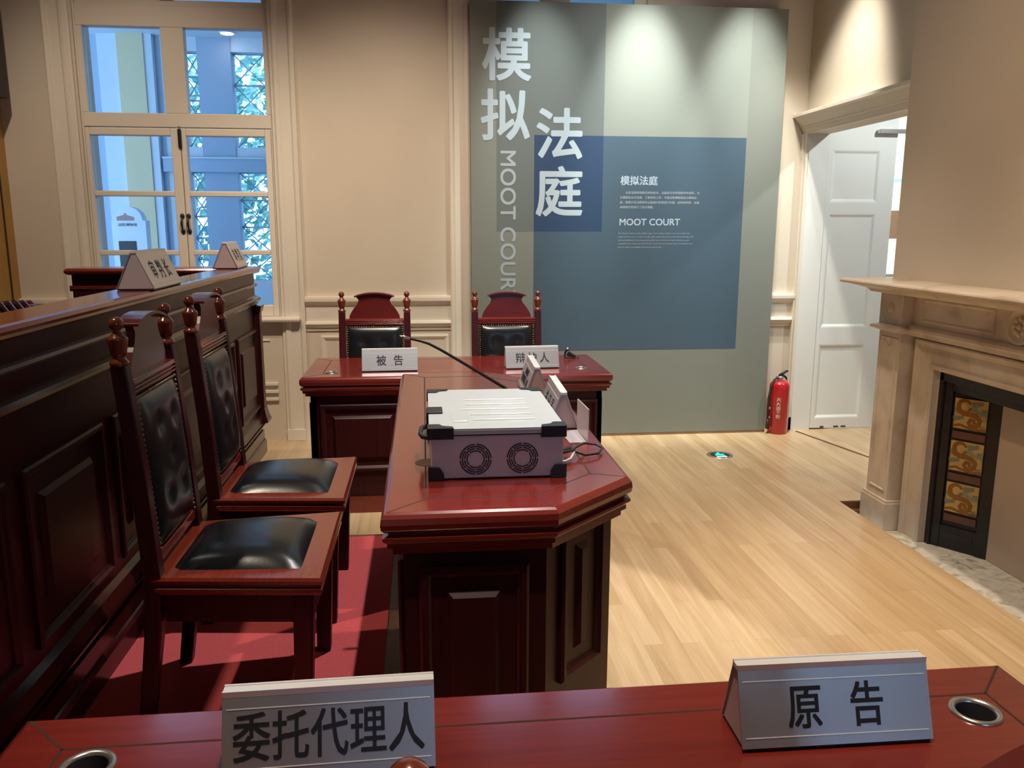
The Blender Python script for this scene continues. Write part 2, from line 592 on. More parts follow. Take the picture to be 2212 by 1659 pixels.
W1 = (-2.25, -1.01, 0.97, 3.95)     # window 1 opening
W2 = (0.34, 1.58, 0.97, 3.95)       # window 2 opening, mostly behind the panel
b = MB()
for x0, x1, z0, z1 in ((XL - 0.3, W1[0], 0, ZC), (W1[1], W2[0], 0, ZC), (W2[1], 3.1, 0, ZC),
                       (W1[0], W1[1], 0, W1[2] - 0.1), (W1[0], W1[1], W1[3], ZC), (W2[0], W2[1], 0, W2[2]), (W2[0], W2[1], W2[3], ZC)):
    b.box((x0, YB, z0), (x1, YB + 0.28, z1), 'wall_paint')
struct(b, 'wall_back', 'cream painted rear wall with two tall windows', 'wall')
b = MB().box((XL - 0.3, YF - 0.3, 0), (XL, YB, ZC), 'ochre_wood')
for y in (5.84, 5.40, 4.96):
    b.box((XL, y, 0.0), (XL + 0.004, y + 0.018, ZC), 'groove')
struct(b, 'wall_left', 'ochre wood panelled wall behind the judges', 'wall')
# right side: chimney breast, alcove wall with doorway
D0, D1, DH = 4.48, 5.90, 2.20
b = MB()
b.box((XR, D1, 0), (XR + 0.15, YB, ZC), 'wall_paint')
b.box((XR, 4.2, 0), (XR + 0.15, D0, ZC), 'wall_paint')
b.box((XR, D0, DH), (XR + 0.15, D1, ZC), 'wall_paint')
struct(b, 'wall_right', 'cream wall of the alcove around the open doorway', 'wall')
FY0, FY1, FH = 2.05, 3.80, 0.83     # fireplace opening
b = MB()
b.box((XB, FY1, HZ), (XB + 0.6, 4.29, ZC), 'wall_paint')
b.box((XB, YF, HZ), (XB + 0.6, FY0, ZC), 'wall_paint')
b.box((XB, FY0, FH + 0.05), (XB + 0.6, FY1, ZC), 'wall_paint')
b.box((XB + 0.5, FY0, HZ), (XB + 0.6, FY1, FH + 0.05), 'iron')
struct(b, 'wall_chimney', 'cream painted chimney breast above the marble fireplace', 'wall')  # same paint as the other walls; warm lamplight gives the tan tone
# wall behind the photographer with a window opening
b = MB()
for x0, x1, z0, z1 in ((XL, 0.75, 0, ZC), (1.95, XB, 0, ZC), (0.75, 1.95, 0, 0.9), (0.75, 1.95, 2.6, ZC)):
    b.box((x0, YF - 0.25, z0), (x1, YF, z1), 'wall_paint')
struct(b, 'wall_front', 'cream wall behind the photographer', 'wall')
b = MB().box((XL - 0.3, YF - 0.3, ZC), (3.4, YB + 0.3, ZC + 0.2), 'ceiling_paint')
struct(b, 'ceiling', 'dark ceiling above the court room', 'ceiling')

# ---- casings, rails, dado of the rear wall
CAS = [(0, 0.0), (0.0, 0.035), (0.012, 0.042), (0.028, 0.040), (0.04, 0.026), (0.10, 0.022), (0.115, 0.032), (0.135, 0.034), (0.15, 0.022), (0.165, 0.02), (0.165, 0.0)]


def vcasing(b, xo, sgn, z0, z1, mat='trim_paint', k=1.0):
    """vertical moulded casing: outer edge at xo, running inward (sgn) on the rear wall."""
    pts = [(xo + sgn * i * k, YB - h) for i, h in CAS]
    if sgn < 0:
        pts = pts[::-1]
    pts = pts[::-1]
    b.prism(pts, z0, z1, mat)


b = MB()
vcasing(b, -2.43, 1, 0.0, 4.1)
vcasing(b, -0.84, -1, 0.0, 4.1)
b.box((-1.005, 5.935, 0), (-0.838, 5.968, 0.085), 'trim_paint')
struct(b, 'trim_3', 'moulded cream casing around the tall window', 'window casing', bevel=0.003)
b = MB()
vcasing(b, 0.19, 1, 0.0, 4.1)
struct(b, 'trim_4', 'moulded cream casing beside the exhibition panel', 'window casing', bevel=0.003)


def rail(b, x0, x1, y=YB):
    prof = [(0, 1.047), (0.042, 1.045), (0.045, 1.032), (0.045, 1.012), (0.03, 0.998), (0.018, 0.985), (0.012, 0.975), (0.010, 0.870), (0.034, 0.866), (0.040, 0.850), (0.030, 0.838), (0.012, 0.822), (0.010, 0.80), (0.0, 0.80)]
    pts = [(y - d_, z) for d_, z in prof]
    b.at(face_frame((x0, 0, 0), (0, 1, 0), (0, 0, 1), (1, 0, 0)))
    b.prism(pts, 0, x1 - x0, 'trim_paint')
    b.at()


b = MB()
rail(b, -0.838, 0.19)
b.at(Matrix.Translation((0, 0, 0)))
b.frame(-0.74, 0.235 - 0.06, 0.16, 0.765, YB, [(0, 0), (0.0, 0.012), (0.012, 0.016), (0.024, 0.010), (0.036, 0.0)], 'trim_paint')
struct(b, 'trim_5', 'double moulded chair rail and dado panel under the blank wall', 'chair rail')
b = MB()
rail(b, 1.75, 2.79)
struct(b, 'trim_6', 'double moulded chair rail right of the exhibition panel', 'chair rail')
b = MB()
rail(b, XL, -2.43)
struct(b, 'trim_7', 'chair rail in the far left corner', 'chair rail')
b = MB().box((-0.838, 5.945, 0), (0.19, 5.969, 0.12), 'trim_paint').box((-0.838, 5.952, 0.12), (0.19, 5.969, 0.135), 'trim_paint')
struct(b, 'baseboard_back', 'cream baseboard of the rear wall', 'baseboard', bevel=0.003)

# ---- window 1
b = MB()
YW = 5.985


def bar(b, x0, x1, z0, z1, y0=YW, y1=6.06, mat='trim_paint'):
    b.box((x0, y0, z0), (x1, y1, z1), mat)


x0, x1 = W1[0], W1[1]
bar(b, x0, x0 + 0.012, 0.87, 3.95)
bar(b, x1 - 0.012, x1, 0.87, 3.95)
for z0, z1 in ((2.19, 2.28), (2.826, 2.960)):
    bar(b, x0 + 0.012, x1 - 0.012, z0, z1)
bar(b, x0 + 0.012, x1 - 0.012, 2.960, 3.0, 6.005, 6.06)
for z0, z1 in ((2.28, 2.826), (3.0, 3.85)):
    bar(b, x0 + 0.012, -2.203, z0, z1)
    bar(b, -1.046, x1 - 0.012, z0, z1)
bar(b, -1.706, -1.558, 2.28, 2.826)
bar(b, -1.700, -1.615, 3.0, 3.85)
bar(b, x0 + 0.012, x1 - 0.012, 3.85, 3.95)
win1 = struct(b, 'window_1', 'tall cream window with casements and a row of top lights', 'window', bevel=0.004)
for a0, a1, z0, z1 in ((-2.203, -1.706, 2.28, 2.826), (-1.558, -1.046, 2.28, 2.826), (-2.203, -1.700, 3.0, 3.85), (-1.615, -1.046, 3.0, 3.85)):
    MB().box((a0, 6.02, z0), (a1, 6.024, z1), 'glass').build('pane', win1)
for s, a0, a1, p0_, p1_ in ((-1, -2.236, -1.623, -2.207, -1.685), (1, -1.619, -1.024, -1.584, -1.064)):
    c = MB()
    zb, zt = 0.905, 2.184
    c.box((a0, YW - 0.006, zb), (p0_, 6.05, zt), 'trim_paint')
    c.box((p1_, YW - 0.006, zb), (a1, 6.05, zt), 'trim_paint')
    for z0, z1 in ((zb, 0.985), (1.336, 1.370), (1.734, 1.770), (2.134, zt)):
        c.box((p0_, YW - 0.006, z0), (p1_, 6.05, z1), 'trim_paint')
    ca = c.build('casement', win1, bevel=0.006)
    for z0, z1 in ((0.985, 1.336), (1.370, 1.734), (1.770, 2.134)):
        MB().box((p0_, 6.015, z0), (p1_, 6.019, z1), 'glass').build('pane', ca)
    xh = -1.622 + s * 0.021
    h = MB()
    h.tube([(xh, YW - 0.012, 1.605), (xh, YW - 0.03, 1.585), (xh, YW - 0.04, 1.55), (xh, YW - 0.03, 1.515), (xh, YW - 0.012, 1.495)], [0.005, 0.006, 0.008, 0.006, 0.005], 'black_plastic')
    for z in (1.602, 1.498):
        h.ball((xh, YW - 0.010, z), 0.015, 'black_plastic', 10, 1, 0.6, 1.2)
    tag(h.build('pull_handle', ca), 'dark iron pull handle')
h = MB().box((-1.634, YW - 0.022, 2.052), (-1.612, YW - 0.006, 2.178), 'black_plastic').box((-1.628, YW - 0.020, 2.178), (-1.618, YW - 0.008, 2.20), 'steel')
tag(h.build('bolt', win1, bevel=0.003), 'dark iron bolt')
# sill and apron under the window
b = MB().box((-2.40, 5.885, 0.872), (-0.872, 6.06, 0.905), 'trim_paint')
struct(b, 'trim_8', 'thick rounded cream sill under the tall window', 'window sill', bevel=0.014)
b = MB()
for z in (0.43, 0.375, 0.32):
    b.box((-2.1, 5.948, z - 0.022), (-1.055, 5.969, z), 'trim_paint')
b.box((-2.1, 5.962, 0.73), (-1.10, 5.969, 0.742), 'trim_paint')
struct(b, 'trim_9', 'three cream horizontal slats below the window sill', 'apron slats', bevel=0.003)

# ---- window 2 behind the panel (only its top lights show)
b = MB()
for a0, a1, z0, z1 in ((0.34, 0.40, 0.97, 3.95), (1.49, 1.58, 0.97, 3.95), (0.40, 1.49, 3.85, 3.95), (0.40, 1.49, 0.97, 1.05), (0.40, 1.49, 2.88, 3.0), (0.83, 1.04, 3.0, 3.85), (0.91, 0.97, 1.05, 2.88)):
    bar(b, a0, a1, z0, z1)
win2 = struct(b, 'window_2', 'second tall window hidden behind the exhibition panel', 'window', bevel=0.004)
for a0, a1, z0, z1 in ((0.40, 0.83, 3.0, 3.85), (1.04, 1.49, 3.0, 3.85), (0.40, 0.91, 1.05, 2.88), (0.97, 1.49, 1.05, 2.88)):
    MB().box((a0, 6.02, z0), (a1, 6.024, z1), 'glass').build('pane', win2)

# ---- window 3 behind the photographer
b = MB()
for a0, a1, z0, z1 in ((0.75, 0.83, 0.9, 2.6), (1.87, 1.95, 0.9, 2.6), (0.83, 1.87, 2.52, 2.6), (0.83, 1.87, 0.9, 0.98), (1.31, 1.39, 0.98, 2.52)):
    b.box((a0, YF - 0.16, z0), (a1, YF - 0.08, z1), 'trim_paint')
struct(b, 'window_3', 'window behind the photographer', 'window')

# ---- doorway
b = MB()
zt = DH
b.box((XR - 0.02, D1, 0), (XR, D1 + 0.065, zt), 'trim_paint')
b.box((XR - 0.028, D1 + 0.03, 0), (XR, D1 + 0.068, zt), 'trim_paint')
b.box((XR - 0.02, D0 - 0.12, 0), (XR, D0, zt), 'trim_paint')
b.box((XR, D1 - 0.004, 0), (XR + 0.15, D1 + 0.001, zt), 'door_paint')
b.box((XR - 0.03, D1 + 0.0, 0), (XR + 0.02, D1 + 0.068, 0.10), 'trim_paint')
# header with projecting cornice
b.at(face_frame((0, D0 - 0.2, 0), (1, 0, 0), (0, 0, 1), (0, 1, 0)))
hp = [(XR, zt), (XR - 0.02, zt), (XR - 0.024, zt + 0.02), (XR - 0.03, zt + 0.022), (XR - 0.034, zt + 0.04), (XR - 0.045, zt + 0.043), (XR - 0.045, zt + 0.055), (XR - 0.06, zt + 0.075), (XR - 0.085, zt + 0.105), (XR - 0.105, zt + 0.115), (XR - 0.105, zt + 0.135), (XR - 0.06, zt + 0.15), (XR, zt + 0.155)]
b.prism(hp[::-1], 0, YB - D0 + 0.2, 'trim_paint')
b.at()
struct(b, 'trim_10', 'moulded cream door surround with a projecting cornice', 'door surround')
# the door leaf folded back into the next room
LX0, LX1, LY, LH = 2.945, 3.465, 5.905, 2.32
b = MB()
b.at(face_frame((0, LY, 0), (1, 0, 0), (0, 1, 0), (0, 0, 1)))
px0, px1 = LX0 + 0.0, LX1
b.box((px0, 0.012, 0.01), (px1, 0.042, LH), 'door_paint')
st = 0.0
for a0, a1, z0, z1 in ((px0, px0 + 0.03, 0.01, LH), (3.345, px1, 0.01, LH), (px0 + 0.03, 3.345, 0.01, 0.085), (px0 + 0.03, 3.345, 0.66, 0.79), (px0 + 0.03, 3.345, 1.635, 1.715), (px0 + 0.03, 3.345, 2.09, LH)):
    b.box((a0, 0, z0), (a1, 0.012, z1), 'door_paint')
for z0, z1 in ((0.085, 0.66), (0.79, 1.635), (1.715, 2.09)):
    b.frame(px0 + 0.03, 3.345, z0, z1, 0.012, [(0.0, 0.012), (0.010, 0.010), (0.018, 0.004), (0.026, 0.0)], 'door_paint')
door = struct(b, 'door_1', 'white panelled door folded back into the next room', 'door')
MB().box((LX1, LY + 0.004, 1.0), (LX1 + 0.006, LY + 0.03, 1.12), 'steel').build('lock_plate', door)
tag(MB().box((3.30, LY - 0.05, 2.205), (3.60, LY - 0.004, 2.235), 'steel').build('door_closer', door, bevel=0.004), 'grey door closer arm')
b = MB()
for a0, a1 in ((3.03, 3.06), (3.14, 3.18), (3.20, 3.24)):
    b.box((a0, LY - 0.001, 0.012), (a1, LY + 0.001, 0.024), 'ground_dark')
b.build('chipped_paint', door)

# ================================================================== NEXT ROOM (through the doorway)
b = MB().box((3.0, 9.6, 0), (8.0, 9.8, 3.2), 'door_paint')
struct(b, 'wall_beyond', 'white wall of the room beyond the door', 'wall')
b = MB().box((XR + 0.15, 2.8, 2.95), (8.0, 9.8, 3.1), 'ceiling_paint')
struct(b, 'ceiling_beyond', 'ceiling of the room beyond the door', 'ceiling')
b = MB().box((7.9, 2.8, 0), (8.0, 9.6, 3.1), 'door_paint')
struct(b, 'wall_side', 'far side wall of the room beyond the door', 'wall')
b = MB().box((3.02, 6.25, 0), (3.10, 9.6, 3.1), 'door_paint')  # added out of view to keep blue sky light off the door leaf
struct(b, 'wall_sky_block', 'unseen white wall added to block sky light behind the folded door leaf', 'wall')
b = MB().box((XR + 0.15, 2.7, 0), (8.0, 2.8, 3.1), 'door_paint')  # unseen, added to close the next room against sky light
struct(b, 'wall_sky_block_near', 'unseen near wall added to keep sky light out of the room beyond', 'wall')
brd = thing('display_board', 'white display board with a blue band seen past the open door', 'display board', (5.0, 8.7, 0))
MB().box((-0.5, 0, 0.02), (0.8, 0.05, 2.5), 'display_white').build('board', brd)
MB().box((-0.5, -0.004, 2.02), (0.8, 0.0, 2.06), 'display_blue').build('blue_band', brd)
MB().box((-0.5, -0.006, 1.42), (0.8, 0.0, 1.72), 'display_brown').build('picture', brd)
MB().box((-0.5, -0.004, 1.0), (0.8, 0.0, 1.03), 'panel_grey').build('seam', brd)
spot('next_room_spot', (4.3, 6.6, 2.85), (5.1, 8.7, 1.4), 500, 90, COOL, 0.6)
spot('next_room_spot', (3.7, 4.6, 2.85), (3.25, 5.9, 1.1), 60, 100, (0.95, 1.0, 0.97), 0.8)

# ================================================================== GALLERY OUTSIDE WINDOW 1
b = MB().box((-9, 6.25, -0.1), (4, 12.0, 0), 'gallery_grey')
struct(b, 'floor_gallery', 'grey floor of the gallery outside the window', 'floor')
b = MB().box((-9, 6.25, 3.46), (4, 9.8, 3.6), 'gallery_white')
struct(b, 'ceiling_gallery', 'pale ceiling of the gallery outside the window', 'ceiling')
gl = thing('downlight', 'small lit downlight in the gallery ceiling outside the window', 'lamp', (-1.93, 9.07, 3.46))
MB().lathe([(0.075, -0.012), (0.078, 0.0)], 'gallery_white', 20).build('ring', gl)
MB().lathe([(0.062, -0.016), (0.062, -0.012)], 'lamp_white', 20).build('lens', gl)
b = MB()
b.box((-9, 9.3, 0), (-3.27, 9.5, 3.62), 'gallery_grey')
b.box((-3.27, 9.26, 0), (-3.06, 9.5, 3.62), 'gallery_white')
b.box((-3.06, 9.2, 0), (-2.80, 9.5, 3.62), 'gallery_cream_warmlit')
b.box((-2.80, 9.22, 0), (-2.72, 9.5, 3.62), 'gallery_white')
b.box((-2.72, 9.3, 0), (-2.66, 9.5, 3.62), 'gallery_grey')
b.box((-2.66, 9.3, 0), (-2.45, 9.5, 3.62), 'gallery_white')
b.box((-2.30, 9.3, 0), (-1.96, 9.5, 3.62), 'gallery_grey')
b.box((-1.0, 9.3, 0), (-0.6, 9.5, 3.62), 'gallery_grey')
b.box((0.6, 9.3, 0), (1.0, 9.5, 3.62), 'gallery_grey')
b.box((2.2, 9.3, 0), (4.0, 9.5, 3.62), 'gallery_grey')
for z0, z1 in ((3.32, 3.62), (2.26, 2.36), (0, 0.95)):
    b.box((-2.45, 9.312, z0), (2.2, 9.49, z1), 'gallery_white')
b.box((-2.70, 9.24, 2.10), (2.2, 9.3, 2.235), 'gallery_grey')
b.box((-2.70, 9.22, 2.235), (2.2, 9.3, 2.25), 'gallery_white')
struct(b, 'wall_gallery', 'outer wall of the gallery with pillars and a beam', 'wall')


def lattice(x0, x1, z0, z1, nx, nz, name, label):
    b = MB()
    y0, y1 = 9.40, 9.42
    for i in range(nz + 1):
        z = z0 + (z1 - z0) * i / nz
        b.box((x0, y0, z - 0.008), (x1, y1, z + 0.008), 'gallery_grey')
    cx = (x1 - x0) / nx
    cz = (z1 - z0) / nz
    for i in range(nx):
        for k in range(nz):
            for s in (0, 1):
                a = (x0 + cx * i, z0 + cz * (k + s))
                c = (x0 + cx * (i + 1), z0 + cz * (k + 1 - s))
                b.tube([(a[0], y0 + 0.01, a[1]), (c[0], y0 + 0.01, c[1])], 0.006, 'gallery_grey', 6)
    o = struct(b, name, label, 'lattice window')
    MB().box((x0, 9.43, z0), (x1, 9.434, z1), 'glass').build('pane', o)


lattice(-2.45, -2.30, 2.36, 3.32, 1, 4, 'window_4', 'narrow lattice window left of the gallery pillar, upper part')
lattice(-2.45, -2.30, 0.95, 2.10, 1, 5, 'window_5', 'narrow lattice window left of the gallery pillar, lower part')
lattice(-1.96, -1.0, 2.36, 3.32, 3, 3, 'window_6', 'lattice window right of the gallery pillar, upper part')
lattice(-1.96, -1.0, 0.95, 2.10, 3, 4, 'window_7', 'lattice window right of the gallery pillar, lower part')


def tree(x, y, hgt, label, seed):
    rnd = random.Random(seed)
    t = thing('tree', label, 'tree', (x, y, 0), 0, 'trees beyond the gallery')
    MB().tube([(0, 0, -0.1), (0.1, 0, hgt * 0.3), (0.0, 0.1, hgt * 0.75)], [0.14, 0.11, 0.05], 'bark', 8).build('trunk', t)
    b = MB()
    for i in range(4200):
        c = Vector((rnd.gauss(0, 1.2), rnd.gauss(0, 0.6), hgt * 0.5 + rnd.gauss(0, hgt * 0.24)))
        s = rnd.uniform(0.04, 0.11)
        u = Vector((rnd.uniform(-1, 1), rnd.uniform(-1, 1), rnd.uniform(-1, 1))).normalized()
        v = u.orthogonal().normalized()
        wv = u.cross(v)
        b.add([tuple(c - v * s), tuple(c - wv * s * 0.6 + u * s * 0.2), tuple(c + v * s), tuple(c + wv * s * 0.6 + u * s * 0.2)], [(0, 1, 2, 3)], 'leaf_sky')
    b.build('foliage', t)


tree(-2.7, 12.0, 5.0, 'leafy tree behind the narrow lattice left of the pillar', 1)
tree(-0.6, 16.8, 6.4, 'leafy tree behind the lattice right of the pillar', 2)
b = MB().box((-12, 12.0, -0.15), (10, 20.0, -0.02), 'ground_dark')
struct(b, 'ground', 'ground under the trees outside', 'ground')

# museum stand seen through the lower left panes
ss = thing('information_stand', 'white round topped stand with a building emblem outside the window', 'stand', (-2.68, 8.0, 0), 0)
b = MB()
prof = [(-0.15, 0.0), (0.15, 0.0), (0.15, 1.585), (0.125, 1.585)]
for k in range(0, 11):
    a = math.pi * k / 10
    prof.append((0.125 * math.cos(a) - 0.0, 1.585 + 0.125 * math.sin(a)))
prof += [(-0.125, 1.585), (-0.15, 1.585)]
b.at(face_frame((0, 0, 0), (1, 0, 0), (0, 0, 1), (0, -1, 0)))
b.prism(prof, -0.12, 0.0, 'stand_white')
b.at(face_frame((0.0, -0.0, 1.545), (1, 0, 0), (0, 0, 1), (0, -1, 0)))
b.text('法院博物馆', 0.030, 'ink', -0.01, 0, sx=1.15, thick=0.002)
b.build('body', ss)
b = MB()
b.at(face_frame((0, 0, 0), (1, 0, 0), (0, 0, 1), (0, -1, 0)))
b.prism([(-0.10, 1.585), (0.05, 1.585), (0.05, 1.615), (-0.015, 1.635), (-0.015, 1.65), (-0.035, 1.65), (-0.035, 1.636), (-0.10, 1.618)], 0.0, 0.003, 'emblem')
b.build('emblem', ss)
MB().box((-0.10, -0.006, 1.0), (0.055, 0.0, 1.40), 'screen_dark').build('screen', ss, bevel=0.004)

# ================================================================== EXHIBITION PANEL
PX0, PX1, PY, PH = 0.338, 2.556, 5.85, 3.022
pan = thing('exhibition_panel', 'tall grey green exhibition panel titled in Chinese and MOOT COURT', 'display panel', (0, 0, 0))
b = MB().box((PX0, PY, 0.02), (PX1, PY + 0.095, PH), 'panel_base')
b.at(face_frame((0, PY, 0), (1, 0, 0), (0, 0, 1), (0, -1, 0)))


def rect(b, x0, x1, z0, z1, mat, h):
    b.box((x0, z0, 0.0002), (x1, z1, h), mat)


rect(b, 1.265, 2.30, 2.158, PH, 'panel_light', 0.0006)
rect(b, 0.515, 1.265, 1.503, PH, 'panel_grey', 0.0006)
rect(b, 0.778, 2.298, 0.65, 2.158, 'panel_blue', 0.0009)
rect(b, 0.778, 1.265, 1.503, 2.158, 'panel_navy', 0.0012)
T = 0.0012
b.at(face_frame((0, PY - 0.0013, 0), (1, 0, 0), (0, 0, 1), (0, -1, 0)))
for ch, cx, cz in (('模', 0.586, 2.652), ('拟', 0.576, 2.260), ('法', 0.957, 2.142), ('庭', 0.957, 1.750)):
    b.text(ch, 0.355, 'panel_white', cx, cz, sx=0.97, bold=0.0058, res=4)
bt = b.M
b.at(face_frame((0.590, PY - 0.0013, 2.06), (0, 0, -1), (1, 0, 0), (0, -1, 0)))
b.text('MOOT COURT', 0.150, 'panel_pale', 0, 0, align='LEFT', bold=0.002, res=5, spacing=1.03, sx=1.03)
b.at(bt)
b.text('模拟法庭', 0.068, 'panel_white', 1.392, 1.852, align='LEFT', bold=0.0012, res=2)
for i, s in enumerate(('　　人民法院是国家的审判机关，法庭是法官审理案件的场所，为', '方便观众认识法庭、了解审判工作，中国法院博物馆设立模拟法', '庭，按照人民法院审判法庭现行标准进行布置，因场地所限，法庭', '桌椅按比例进行了适当调整。')):
    b.text(s, 0.0200, 'panel_pale', 1.392, 1.772 - i * 0.0335, align='LEFT', res=1, bold=0.0002)
b.text('MOOT COURT', 0.066, 'panel_white', 1.390, 1.567, align='LEFT', bold=0.001, res=3)
for i, s in enumerate(("The People's Court is a state judicial organ of our country, and the courtroom is where the", 'judges hear the cases. In order to let the public audience know more about the knowledge of the', 'trial and judicial work, the museum sets up this moot court in accordance with the present', "standard for the courtrooms of the People's Court. Due to the limited space, the furniture here", 'has been made on a suitably reduced proportional scale.')):
    b.text(s, 0.0172, 'panel_pale', 1.387, 1.490 - i * 0.0242, align='LEFT', res=1, sx=0.82)
b.at()
b.build('board', pan)
b = MB().box((PX0 + 0.01, PY + 0.004, 0.0), (PX1 - 0.004, PY + 0.09, 0.02), 'panel_edge')
b.box((PX1, PY + 0.002, 0.0), (PX1 + 0.006, PY + 0.095, 0.055), 'panel_edge')
tag(b.build('foot_rail', pan), 'brown foot rail')

# ================================================================== FIRE EXTINGUISHER
ex = thing('fire_extinguisher', 'red fire extinguisher standing on the floor beside the door', 'fire extinguisher', (2.655, 5.835, 0.0))
r = 0.073
b = MB().lathe([(0.068, 0.0), (r, 0.006), (r, 0.355), (0.071, 0.375), (0.060, 0.392), (0.040, 0.402), (0.022, 0.405)], 'ext_red', 28)
for k, ch in enumerate('灭火器干粉'):
    zz = 0.265 - k * 0.032
    b.at(face_frame((-0.030, -math.sqrt(r * r - 0.0009) - 0.0012, zz), (0.93, -0.36, 0), (0, 0, 1), (-0.36, -0.93, 0)))
    b.text(ch, 0.034, 'ext_text', 0, 0, res=1, bold=0.0005, thick=0.001)
b.at()
b.build('cylinder', ex)
b = MB().lathe([(0.020, 0.400), (0.020, 0.418), (0.026, 0.420), (0.026, 0.432), (0.016, 0.437)], 'steel', 16)
b.box((-0.03, -0.012, 0.418), (0.012, 0.012, 0.436), 'steel')
b.build('valve', ex, bevel=0.003)
b = MB()
b.tube([(-0.01, 0, 0.438), (0.012, 0, 0.452), (0.036, 0, 0.470), (0.060, 0, 0.474)], [0.010, 0.012, 0.011, 0.005], 'black_plastic', 8)
b.tube([(0.0, 0, 0.434), (0.025, 0, 0.438), (0.045, 0, 0.424), (0.052, 0, 0.405)], [0.009, 0.010, 0.008, 0.005], 'black_plastic', 8)
b.build('lever', ex)
b = MB().tube([(-0.025, -0.01, 0.427), (-0.055, -0.02, 0.412), (-0.082, -0.03, 0.35), (-0.094, -0.03, 0.27), (-0.097, -0.03, 0.18), (-0.094, -0.03, 0.11)], 0.0085, 'rubber', 10)
b.tube([(-0.094, -0.03, 0.115), (-0.093, -0.03, 0.04)], [0.011, 0.014], 'rubber', 10)
b.build('hose', ex)
MB().box((-0.096, -0.02, 0.185), (-0.066, -0.012, 0.205), 'steel').build('hose_clip', ex)
MB().box((-0.096, -0.02, 0.118), (-0.066, -0.012, 0.132), 'steel').build('hose_clip', ex)

# ================================================================== FLOOR EXIT SIGN
ez = thing('floor_exit_light', 'round recessed floor light with a green running figure', 'exit light', (1.995, 5.256, 0))
MB().lathe([(0.088, 0.0), (0.086, 0.004), (0.066, 0.0045), (0.064, 0.003)], 'steel', 36).build('ring', ez)
b = MB().lathe([(0.065, 0.001), (0.064, 0.0035)], 'black_plastic', 36)
b.at(Matrix.Translation((0, 0, 0.0036)))
fig = [(-0.008, 0.036), (0.004, 0.030), (0.014, 0.018), (0.032, 0.022), (0.036, 0.014), (0.016, 0.006), (0.010, -0.004), (0.030, -0.012), (0.028, -0.024), (0.002, -0.014), (-0.014, -0.010), (-0.030, -0.020), (-0.036, -0.012), (-0.016, 0.0), (-0.014, 0.012), (-0.028, 0.006), (-0.032, 0.013), (-0.016, 0.026)]
b.prism(fig[::-1], 0, 0.0006, 'exit_green')
b.at(Matrix.Translation((0.002, 0.044, 0.0036)))
b.lathe([(0.009, 0), (0.009, 0.0006)], 'exit_green', 12)
b.at(Matrix.Translation((0, 0, 0.0036)))
b.box((-0.034, -0.052, 0), (0.034, -0.036, 0.0006), 'exit_white')
b.at()
tag(b.build('sign_face', ez), 'dark face with glowing green figure')

# ================================================================== FIREPLACE
fp = thing('fireplace', 'carved beige marble mantelpiece on the chimney breast', 'fireplace', (0, 0, 0))
PLX = 2.436


def pil(y0, y1):
    b = MB()
    b.box((PLX, y0, HZ), (XB, y1, 0.075), 'marble_old')
    b.box((PLX + 0.006, y0 + 0.006, 0.075), (XB, y1 - 0.006, 0.09), 'marble_old')
    b.box((PLX + 0.018, y0 + 0.02, 0.09), (XB, y1 - 0.02, 1.0), 'marble_old')
    # neck moulding
    b.rings([(PLX + 0.012, y0 + 0.015), (XB, y0 + 0.015), (XB, y1 - 0.015), (PLX + 0.012, y1 - 0.015)], [(0, 0.992), (0.012, 0.998), (0.03, 1.004), (0.034, 1.012), (0.03, 1.02), (0.006, 1.026), (0.0, 1.03)], 'marble_old')
    # frieze block
    b.box((PLX + 0.012, y0 + 0.015, 1.028), (XB, y1 - 0.015, 1.205), 'marble_old')
    # sunk strip and drop ornament on the front face
    b.at(face_frame((PLX + 0.018, 0, 0), (0, -1, 0), (1, 0, 0), (0, 0, 1)))
    b.frame(-(y1 - 0.045), -(y0 + 0.045), 0.13, 0.965, 0.0, [(0, 0), (0.004, 0.006), (0.010, 0.006), (0.014, 0.0)], 'marble_old')
    b.at()
    ym = (y0 + y1) / 2
    b.ball((PLX + 0.018, ym, 0.945), 0.022, 'marble_old', 12, 0.5, 1, 1)
    for k in range(3):
        b.ball((PLX + 0.018, ym - 0.012 + 0.012 * k, 0.905 - 0.022 * k), 0.012, 'marble_old', 8, 0.5, 1, 1.6)
    b.ball((PLX + 0.012, ym, 1.12), 0.03, 'marble_old', 12, 0.35, 1, 1)
    return b.build('pilaster', fp, bevel=0.003)


pil(3.972, 4.215)
pil(1.64, 1.883)
b = MB()
for y0, y1 in ((3.806, 3.972), (1.883, 2.045)):
    b.box((2.53, y0, HZ), (XB, y1, 0.99), 'marble_old')
b.box((2.53, 2.045, 0.835), (XB, 3.806, 0.99), 'marble_old')
b.at(face_frame((2.53, 0, 0), (0, -1, 0), (1, 0, 0), (0, 0, 1)))
b.frame(-3.83, -2.02, HZ - 0.05, 0.860, 0.0, [(0.0, 0.0), (0.0, 0.012), (0.008, 0.014), (0.018, 0.008), (0.026, 0.0)], 'marble_old')
b.frame(-3.955, -1.90, HZ - 0.05, 0.975, 0.0, [(0.0, 0.0), (0.0, 0.018), (0.010, 0.020), (0.018, 0.010), (0.028, 0.008), (0.034, 0.0)], 'marble_old')
b.at()
tag(b.build('surround_slab', fp, bevel=0.002), 'flat marble surround of the opening')
b = MB()
b.box((2.505, 1.868, 1.0), (XB, 3.987, 1.205), 'marble_old')
b.at(face_frame((0, 1.868, 0), (1, 0, 0), (0, 0, 1), (0, 1, 0)))
b.prism([(2.505, 0.985), (2.505, 1.045), (2.49, 1.04), (2.478, 1.03), (2.478, 1.015), (2.49, 1.005), (2.495, 0.985)], 0, 2.119, 'marble_old')
b.at(face_frame((2.505, 0, 0), (0, -1, 0), (1, 0, 0), (0, 0, 1)))
